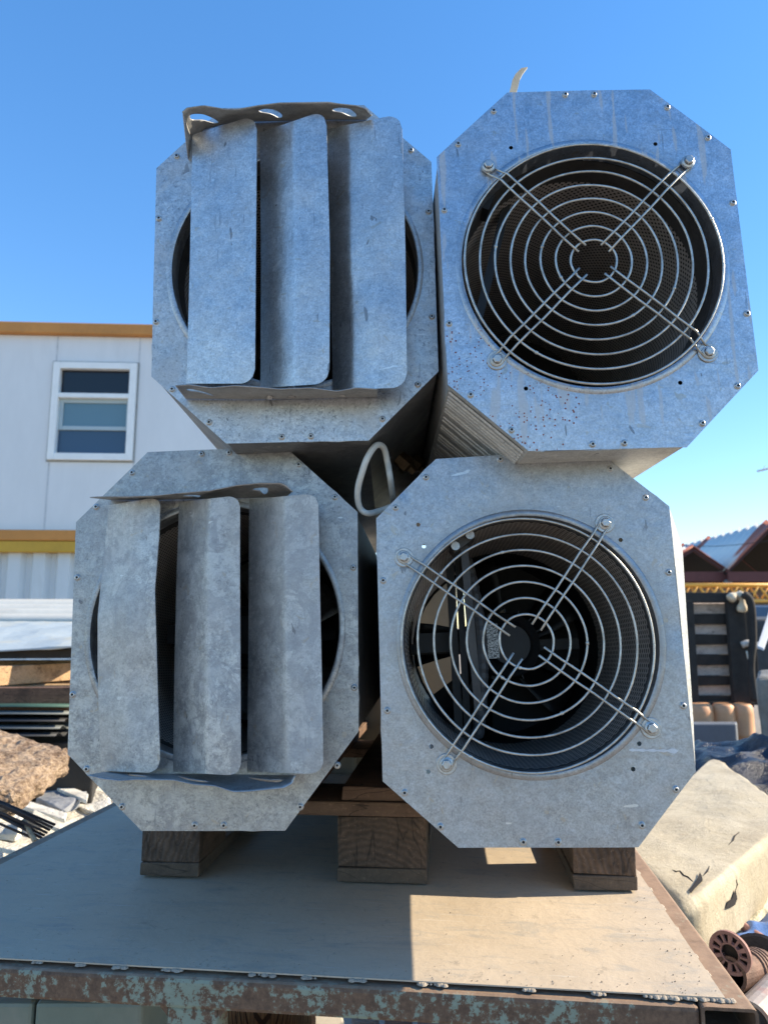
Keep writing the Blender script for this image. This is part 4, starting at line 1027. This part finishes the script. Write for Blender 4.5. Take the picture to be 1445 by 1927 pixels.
# tarps
def tarp(name, px, zf, mat, label, n=46, amp=.05, s=6, seed=0, D=None):
    cs = [at(x, y, d) for (x, y), d in zip(px, D)]; c = sum(cs, Vector()) / 4; vs = []; fs = []
    for j in range(n + 1):
        for i in range(n + 1):
            u, v = i / n, j / n; p = cs[0].lerp(cs[1], u).lerp(cs[3].lerp(cs[2], u), v)
            rid = 1 - abs(noise.noise(Vector((p.x * s + seed, p.y * s, p.z * s)))) * 2
            p.z += amp * rid + amp * .5 * noise.noise(p * s * 2.3) + zf * math.sin(math.pi * u) * math.sin(math.pi * v); vs.append(p - c)
    for j in range(n):
        for i in range(n): k = j * (n + 1) + i; fs.append((k, k + 1, k + n + 2, k + n + 1))
    o = mesh_obj(name, vs, fs, mat, smooth=True, solid=.003); o.location = c; tag(o, label, 'tarp'); return o
M_navy = plain('navy_tarp', (.014, .018, .032), .33, 0, .4, 26, .8, .012)
M_bt = plain('blue_tarp', (.10, .19, .42), .40, 0, .25, 25, .4, .004)
tarp('tarp', [(1270, 1540), (1700, 1600), (1700, 1400), (1290, 1415)], .12, M_navy, 'dark navy tarp heaped behind the cream block', D=(2.7, 2.6, 3.6, 3.8), amp=.05, s=5, n=90)
tarp('tarp', [(1372, 1792), (1560, 1770), (1560, 1640), (1400, 1755)], .01, M_bt, 'bright blue tarp under the torn cream sheet', D=(1.70, 1.70, 1.95, 1.78), amp=.018, s=9, seed=4)

# pinkish flange disc and pipe fittings
M_pink = plain('pink_primer', (.36, .19, .16), .75, 0, .25, 40, .3, dirt=((.12, .07, .05), .7)); M_iron = plain('dark_iron', (.045, .034, .030), .55, .6, .4, 30, .4); M_rb = plain('rusty_brown', (.15, .085, .06), .7, .3, .5, 35, .5, .003)
def ring_disc(name, c, axis, R_, ri, label, mat, th=.012):
    mb = MB(); e = empty(name, c); tag(e, label, 'flange')
    mb.lathe([(R_ * .84, 0), (R_, 0), (R_, th), (R_ * .84, th)], (0, 0, 0), axis, 40, closed=True)
    mb.lathe([(ri, 0), (ri * 1.16, 0), (ri * 1.16, th * 1.6), (ri, th * 1.6)], (0, 0, 0), axis, 40, closed=True)
    ax = Vector(axis).normalized(); a_ = ax.orthogonal().normalized(); b_ = ax.cross(a_)
    for k in range(12):
        a = 2 * math.pi * k / 12; d = a_ * math.cos(a) + b_ * math.sin(a); s = ax.cross(d)
        r0, r1 = ri * 1.1, R_ * .86; w_ = .0016 if k % 2 else .0026
        mb.add([d * r0 - s * w_, d * r0 + s * w_, d * r1 + s * w_ * 1.5, d * r1 - s * w_ * 1.5] + [v + ax * th * .9 for v in (d * r0 - s * w_, d * r0 + s * w_, d * r1 + s * w_ * 1.5, d * r1 - s * w_ * 1.5)], [(0, 3, 2, 1), (4, 5, 6, 7), (0, 1, 5, 4), (1, 2, 6, 5), (2, 3, 7, 6), (3, 0, 4, 7)])
    mb.build('spoked_plate', mat, e); m2 = MB(); m2.lathe([(ri, .002), (ri, .014)], (0, 0, 0), axis, 32); m2.build('socket_tube', M_iron, e)
    m3 = MB(); m3.lathe([(R_ * .95, th * 1.7), (.0, th * 1.7)], (0, 0, 0), axis, 32); m3.build('backing', M_iron, e)
ring_disc('pipe_flange', at(1372, 1794, 1.42), (.72, .66, .05), .037, .015, 'pinkish spoked pipe flange beside the right edge of the table', M_pink, .006)
def pipe(name, a, b, r, mat, label, cat='pipe', rings=0, group=None):
    c = (a + b) / 2; ax = (b - a); L = ax.length; prof = [(r * .8, .0), (r, 0)]
    if rings:
        for k in range(rings): t = L * (.55 + .36 * k / rings); prof += [(r, t), (r * 1.12, t + .002), (r * 1.12, t + .008), (r, t + .010)]
    prof += [(r, L), (r * .8, L), (r * .8, .0)]
    mb = MB(); mb.lathe(prof, a - c, ax, 24); o = mb.build(name, mat, smooth=False); o.location = c; tag(o, label, cat, group); return o
pipe('pipe_fitting', at(1372, 1835, 1.42), at(1432, 1818, 1.52), .030, M_rb, 'rusty ribbed pipe fitting beneath the pink flange', rings=4)
mb = MB(); c = at(1432, 1830, 1.56); mb.lathe([(0, 0), (.060, 0), (.066, .004), (.066, .016), (.06, .02), (.03, .022), (.028, .06), (0, .06)], (0, 0, 0), (-.5, -.75, .45), 32); o = mb.build('iron_disc', M_iron, smooth=False); o.location = c; tag(o, 'dark iron disc behind the rusty ribbed fitting', 'disc')
pipe('pipe', at(1415, 1925, 1.35), at(1500, 1835, 1.5), .034, plain('grey_pink_pipe', (.38, .33, .30), .6, .2, .3, 20, dirt=((.40, .12, .08), .7)), 'grey pipe with red paint at the lower right corner')
pipe('pipe', at(1395, 1870, 1.6), at(1470, 1862, 1.75), .012, M_wire, 'thin bright pipe end behind the right table corner')
random.seed(21)
for k in range(16):
    a = at(random.uniform(1380, 1480), random.uniform(1770, 1935), random.uniform(1.6, 2.0)); d = Vector((random.uniform(-1, 1), random.uniform(-1, 1), random.uniform(-.5, .4))).normalized() * random.uniform(.06, .16)
    o = pipe('scrap_pipe', a, a + d, random.uniform(.008, .022), random.choice((M_rb, M_iron, M_pink)), 'short rusty pipe offcut in the scrap beside the right table corner', 'pipe offcut', group='rusty pipe offcuts right of the table')

# upright pallet (dark posts, pale boards)
M_char = plain('dark_timber', (.028, .024, .021), .85, 0, .5, 10, .5, stretch=(1, 1, 1)); M_palew = wood('pale_board', (.66, .54, .46), (.36, .28, .24), (1, 9, 9))
DU = 6.8; UP = empty('upright_crate', at(1355, 1330, DU), (0, 0, R(2))); tag(UP, 'charred dark crate frame with pale slats standing upright in the right background', 'crate')
iu = Matrix.LocRotScale(UP.location, UP.rotation_euler, None).inverted()
def ub(x0, y0, x1, y1, d, th, mat, nm):
    a, b = iu @ at(x0, y1, DU + d), iu @ at(x1, y0, DU + d); mb = MB(); mb.box(((a.x + b.x) / 2, (a.y + b.y) / 2, (a.z + b.z) / 2), (b.x - a.x, th, b.z - a.z), jit=.006); return mb.build(nm, mat, UP, bevel=.004)
ub(1285, 1115, 1412, 1133, -.02, .10, M_char, 'top_beam')
for x0, x1 in ((1286, 1301), (1378, 1396)): ub(x0, 1131, x1, 1326, -.06, .06, M_char, 'post')
for k in range(5): y = 1135 + k * 38.5; ub(1298, y, 1382, y + 22, .06, .02, M_palew, 'slat')
for k in range(5): y = 1155 + k * 38.5; ub(1298, y, 1386, y + 19, .02, .03, M_char, 'dark_slat')
ub(1288, 1320, 1412, 1330, 0, .12, M_char, 'bottom_beam')
ub(1398, 1125, 1414, 1326, .10, .06, M_char, 'post')
ub(1296, 1131, 1412, 1322, .45, .02, M_char, 'back_board')
cloth = MB(); q = [at(1372, 1128, DU - .14), at(1382, 1120, DU - .13), at(1392, 1121, DU - .12), at(1396, 1135, DU - .13), at(1394, 1152, DU - .12)]; c = q[0]
cloth.tube([p - c for p in smooth(q, 4)], [.035 + .012 * math.sin(k) for k in range(17)], 8); o = cloth.build('rag', plain('cream_rag', (.62, .52, .38), .8, 0, .2, 20), smooth=True); o.location = c; tag(o, 'cream rag hanging over the top corner of the charred crate', 'rag')
cloth = MB(); q = [at(1395, 1214, DU - .1), at(1408, 1210, DU - .1), at(1420, 1216, DU - .1), at(1433, 1212, DU - .1)]; c = q[0].copy()
cloth.tube([p - c for p in smooth(q, 4)], .03, 8); o = cloth.build('rag', plain('white_rag', (.55, .52, .48), .8, 0, .2, 20), smooth=True); o.location = c; tag(o, 'dirty white bundle beside the post of the charred crate', 'rag')
# hanging black strap loops
for k, (pts, lb) in enumerate((([(1398, 1118), (1412, 1135), (1416, 1200), (1412, 1260), (1420, 1320)], 'black hose hanging down the right side of the charred crate'), ([(1404, 1225), (1412, 1262), (1424, 1300), (1430, 1330)], 'thin pale cord hanging beside the charred crate'))):
    q = [at(x, y, DU - .2) for x, y in pts]; c = q[0].copy(); mb = MB(); mb.tube([p - c for p in smooth(q, 6)], .035 if k == 0 else .008, 8)
    o = mb.build('hose' if k == 0 else 'cord', M_char if k == 0 else M_strip, smooth=True); o.location = c; tag(o, lb, 'hose' if k == 0 else 'cord')
# peach barrels and grey box
M_peach = plain('peach_plastic', (.66, .33, .16), .5, 0, .12, 6, .1); M_gb = plain('grey_blue_box', (.14, .16, .19), .6, 0, .15, 5)
DBR = 6.5
for k, (x0, x1) in enumerate(((1301, 1352), (1354, 1390), (1391, 1424))):
    a, b = at(x0, 1420, DBR), at(x1, 1326, DBR); r = (b.x - a.x) / 2; c = Vector(((a.x + b.x) / 2, DBR + r, a.z)); H_ = b.z - a.z
    mb = MB(); mb.lathe([(0, 0), (r * .95, 0), (r, .03), (r, H_ * .35), (r * 1.04, H_ * .37), (r, H_ * .39), (r, H_ * .8), (r * .93, H_ * .95), (r * .75, H_), (0, H_)], (0, 0, 0), (0, 0, 1), 28)
    o = mb.build('plastic_barrel', M_peach, smooth=True); o.location = c; tag(o, ['wide peach barrel under the left half of the charred crate', 'peach barrel between two others under the charred crate', 'narrow peach barrel at the right under the charred crate'][k], 'barrel', 'peach plastic barrels below the charred crate')
o = pbox('grey_box', [(1300, 1362), (1384, 1362), (1386, 1358), (1302, 1358)], 0, .55, M_gb, 'grey blue box standing in front of the peach barrels', 'box', D=(6.0, 6.0, 6.35, 6.35), bevel=.01)
# tall platform below so they stand on something
o = pbox('scrap_platform', [(1255, 1425), (1700, 1425), (1700, 1408), (1255, 1408)], 0, .5, M_char, 'low dark platform of scrap timber under the crate and barrels', 'platform', D=(5.9, 5.9, 7.6, 7.6), bevel=.02)
# leaning pale panels + dark junk at right border
o = pbox('leaning_panel', [(1424, 1215), (1436, 1220), (1475, 1110), (1460, 1105)], 0, .02, plain('pale_panel', (.40, .45, .52), .5, 0, .1, 6), 'pale blue panel leaning at the right border', 'panel', D=(5.4, 5.4, 5.7, 5.7), bevel=.004)
for k, (cpx, col, lb) in enumerate((([(1415, 1165), (1500, 1165), (1500, 1160), (1415, 1160)], (.05, .055, .06), 'dark grey machine box right of the charred crate'), ([(1422, 1275), (1510, 1270), (1510, 1255), (1428, 1262)], (.20, .19, .17), 'dusty grey scrap box at the right border above the navy tarp'))):
    pbox('scrap_box', cpx, 0, (.75, .6)[k], plain('scrap_box', col, .7, .2, .4, 5, .5), lb, 'box', D=((7.6, 7.6, 8.2, 8.2), (5.0, 5.0, 5.5, 5.5))[k], bevel=.02, amp=.04, ns=.3)

# yellow lattice boom
M_yel = plain('boom_yellow', (.90, .42, .06), .5, 0, .12, 3)
DY = 22.0; x0, x1 = at(1180, 1100, DY).x, at(1560, 1100, DY).x; zt1, zb1 = at(1400, 1101, DY).z, at(1400, 1131, DY).z
BM = empty('crane_boom', ((x0 + x1) / 2, DY, 0)); tag(BM, 'yellow lattice crane boom lying across the yard below the sheds', 'crane boom')
mx_ = (x0 + x1) / 2; dep = .6; n = 8
for (y, z) in ((0, zt1), (0, zb1), (dep, zt1), (dep, zb1)):
    mb = MB(); mb.tube([(x0 - mx_, y, z), (x1 - mx_, y, z)], .06, 8); mb.build('chord', M_yel, BM, smooth=True)
st = (x1 - x0) / 10
for y in (0, dep):
    for k in range(10):
        a = x0 - mx_ + k * st
        for (p, q) in (((a, y, zb1), (a + st / 2, y, zt1)), ((a + st / 2, y, zt1), (a + st, y, zb1))):
            mb = MB(); mb.tube([p, q], .038, 6); mb.build('brace', M_yel, BM, smooth=True)
for k in range(10):
    a = x0 - mx_ + k * st; mb = MB(); mb.tube([(a, 0, zb1), (a + st / 2, dep, zb1)], .02, 6); mb.build('brace', M_yel, BM)
o = pbox('blue_container', [(1150, 1141), (1640, 1141), (1640, 1139), (1150, 1139)], 0, 1.6, plain('blue_container', (.03, .09, .18), .5, 0, .2, 1), 'long blue container below the yellow boom', 'container', D=(21.6, 21.6, 23.6, 23.6), bevel=.03)

o = pbox('junk_backdrop', [(1150, 1104), (1640, 1104), (1640, 1103), (1150, 1103)], 0, 2.2, plain('rust_orange', (.20, .10, .045), .8, 0, .6, 1.2, .5, .02), 'rust brown box standing in for the junk behind the yellow boom', 'container', D=(25, 25, 27, 27), bevel=.03)  # added box that darkens the background in place of loose junk
# sheds
M_corr2 = NT('shed_roofing'); sepx = M_corr2.n('SeparateXYZ'); M_corr2.l(M_corr2.co, sepx.inputs[0])
_k = M_corr2.noise(.42, 3, .5, M_corr2.mapc((.2, 1, .2), (0, 3.3, 0)))
_c = M_corr2.mix(M_corr2.ramp(_k, [(.54, 0), (.57, 1)]), (.66, .68, .64), (.45, .15, .09)); M_corr2 = M_corr2.set(_c, .6, .1)
M_truss = plain('truss_red', (.11, .035, .032), .7, 0, .2, 2); M_shed_shade = plain('shed_shade', (.022, .018, .016), .85, 0, .3, 4)  # near-black, the shade inside the sheds is put into this colour
def shed(name, xl, xr, xm, ye, yp, D, L, label, post_x):
    """gable facing the camera: eaves at photo y ye, ridge at yp"""
    a, b, p = at(xl, ye, D), at(xr, ye, D), at(xm, yp, D)
    e = empty(name, (p.x, D, 0)); tag(e, label, 'shed')
    o_ = Vector((p.x, D, 0)); n = 60
    for (q, nm) in ((a, 'roof'), (b, 'roof')):
        vs = []; fs = []
        for j in range(n * 4 + 1):
            y = L * j / (n * 4); w_ = .10 * math.sin(2 * math.pi * y / 1.0)
            for k in range(3):
                pt = p.lerp(q, k / 2) - o_ + Vector((0, y - 0.0, w_)); vs.append(pt)
        for j in range(n * 4):
            for k in range(2): i = j * 3 + k; fs.append((i, i + 1, i + 4, i + 3))
        mesh_obj(nm, vs, fs, M_corr2, e, smooth=True, solid=.03)
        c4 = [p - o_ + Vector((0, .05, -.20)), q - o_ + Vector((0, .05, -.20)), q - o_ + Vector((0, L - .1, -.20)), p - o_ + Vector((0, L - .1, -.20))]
        mesh_obj('roof_shade_sheet', c4, [(0, 1, 2, 3)], M_shed_shade, e, solid=.03)  # added dark sheet in place of shade under the roof
    for yy in (.1, L * .5, L - .2):
        for q in (a, b):
            s = (q - o_) + Vector((0, yy, -.12)); t = (p - o_) + Vector((0, yy, -.16)); mb = MB()
            dd = (t - s).normalized(); nn = Vector((-dd.z, 0, dd.x)) * .09
            mb.hexa([s - nn, t - nn, t - nn + Vector((0, .12, 0)), s - nn + Vector((0, .12, 0))], [s + nn, t + nn, t + nn + Vector((0, .12, 0)), s + nn + Vector((0, .12, 0))]); mb.build('truss', M_truss, e)
        s = (a - o_) + Vector((0, yy, -.35)); t = (b - o_) + Vector((0, yy, -.35)); mb = MB(); mb.box(((s + t) / 2), ((t - s).length, .14, .5)); mb.build('tie_beam', M_truss, e)
    mb = MB(); mb.box((0, L * .7, (a.z + p.z) / 2 - .1), ((b - a).length * .98, .1, p.z - a.z)); 
    z = min(a.z, b.z)
    for x in post_x:
        q = at(x, ye, D); mb2 = MB(); mb2.box((q.x - o_.x, .25, (z - .5) / 2), (.28, .28, z - .5)); mb2.build('post', plain('shed_post', (.16, .18, .20), .7), e)
    # far wall, inside shade put into its colour
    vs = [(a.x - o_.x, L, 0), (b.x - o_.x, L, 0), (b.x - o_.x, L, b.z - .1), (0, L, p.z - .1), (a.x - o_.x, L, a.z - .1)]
    mesh_obj('back_wall', vs, [(0, 1, 2, 3, 4)], M_shed_shade, e, solid=.1)
    return e
shed('open_shed', 1235, 1369, 1305, 1072, 1028, 38, 14, 'open shed with rust streaked corrugated gable roof in the right background', (1369,))
shed('open_shed', 1369, 1580, 1463, 1072, 975, 37.5, 14, 'taller dark gabled shed cut off by the right border', (1372, 1575))
# low far row behind everything so the horizon is not bare
random.seed(9)
M_tree = plain('far_foliage', (.06, .075, .035), .9, 0, .5, .7, 1, .2)
vs = []; fs = []
def far_bush(c, r, n, seed):
    random.seed(seed); mb = MB()
    for k in range(n):
        d = Vector((random.gauss(0, 1), random.gauss(0, 1), random.gauss(0, 1))).normalized() * r * random.uniform(.4, 1); d.z *= .7
        p = d; s = r * random.uniform(.06, .14); a = Vector((random.gauss(0, 1), random.gauss(0, 1), random.gauss(0, 1))).normalized(); b = a.orthogonal().normalized()
        mb.add([p + a * s, p + b * s, p - a * s, p - b * s], [(0, 1, 2, 3)])
    e = empty('tree', c); mb.build('crown', M_tree, e); t = MB(); t.tube([(0, 0, -c.z), (0, 0, 0)], [.2, .1], 8); t.build('trunk', M_pwd, e); return e
for k, (x, y, r) in enumerate(((22, 62, 2.4), (27, 64, 2.8), (33, 66, 2.6), (18, 60, 2.2))):
    tag(far_bush(Vector((x, y, 2.4)), r, 500, 40 + k), 'distant green tree seen under the shed roofs', 'tree', 'distant trees beyond the sheds')
# wires and twig against the sky
a, b = at(1445, 1018, 30), at(1200, 1013, 34); mb = MB(); c = a.copy(); mb.tube([a + (b - a) * t - c - Vector((0, 0, .3 * math.sin(math.pi * t))) for t in [k / 8 for k in range(9)]], .012, 6); o = mb.build('overhead_wire', M_black); o.location = c; tag(o, 'thin overhead wire above the sheds', 'wire')
a, b = at(1424, 887, 20), at(1500, 868, 20); mb = MB(); c = a.copy(); mb.tube([a - c, b - c], .03, 6); mb.tube([(b - a) * .15, (b - a) * .15 + Vector((.05, 0, .12))], .012, 5); o = mb.build('antenna_arm', M_seam); o.location = c; tag(o, 'thin grey lamp arm tip reaching in at the right border', 'lamp arm')

# ------------------------------------------------------------------ below the table
M_lg = plain('locker_green', (.17, .22, .20), .55, .2, .15, 6, .3, dirt=((.28, .29, .27), .6))
lk = [((-260, 62), 'pale green steel locker at far left below the table'), ((66, 268), 'wide grey green steel locker below the table beside the front leg')]
for k, ((x0, x1), lb) in enumerate(lk):
    a, b = at(x0, 1900, 1.22), at(x1, 1900, 1.22); mb = MB(); w_ = b.x - a.x; mb.box((0, .2, 0), (w_, .4, .74)); e = mb.build('steel_locker', M_lg, bevel=.006); e.location = ((a.x + b.x) / 2, 1.22, .372); tag(e, lb, 'locker', 'steel lockers below the table')
o = pbox('wood_crate', [(272, 1915), (335, 1915), (330, 1880), (275, 1880)], .60, .6, M_pwd, 'brown box beside the table leg below the table', 'box', bevel=.004)
# woven mat
def weave():
    t = NT('woven_straw'); ck = t.n('TexBrick'); ck.inputs['Scale'].default_value = 60; ck.inputs['Color1'].default_value = (.50, .27, .11, 1); ck.inputs['Color2'].default_value = (.38, .19, .08, 1); ck.inputs['Mortar'].default_value = (.10, .045, .02, 1); ck.inputs['Mortar Size'].default_value = .03
    t.l(t.co, ck.inputs['Vector']); return t.set(ck.outputs['Color'], .8, 0, ck.outputs['Fac'], 1, .003)
c = atz(478, 1925, .55); mb = MB(); mb.lathe([(.10, 0), (.115, .1), (.12, .2), (.112, .2), (.10, .02), (0, .02)], (0, 0, -.2), (0, 0, 1), 40); o = mb.build('straw_basket', weave()); o.location = c; tag(o, 'orange woven basket below the table right of the front leg', 'basket')
st_ = MB(); st_.lathe([(.09, 0), (.10, .35), (.10, .35), (0, .35)], (0, 0, 0), (0, 0, 1), 24); o = st_.build('stone_stump', M_rub); o.location = (c.x, c.y, 0); tag(o, 'brown stump carrying the woven basket', 'stump')
pbox('concrete_slab', [(525, 1940), (655, 1950), (640, 1890), (520, 1885)], .35, .12, plain('pale_concrete', (.46, .41, .33), .9, 0, .15, 10, .4), 'pale sunlit slab under the table', 'slab', bevel=.006)
for k in range(8):
    pbox('timber_offcut', [(660 + k * 62, 1945), (715 + k * 62, 1948), (712 + k * 62, 1895), (664 + k * 62, 1890)], .30 + .03 * (k % 3), .1, random.choice((M_wend, M_rub, M_rb, M_pwd)), 'short timber offcut in the row on the ground under the table front', 'timber', 'timber offcuts below the table', bevel=.004)
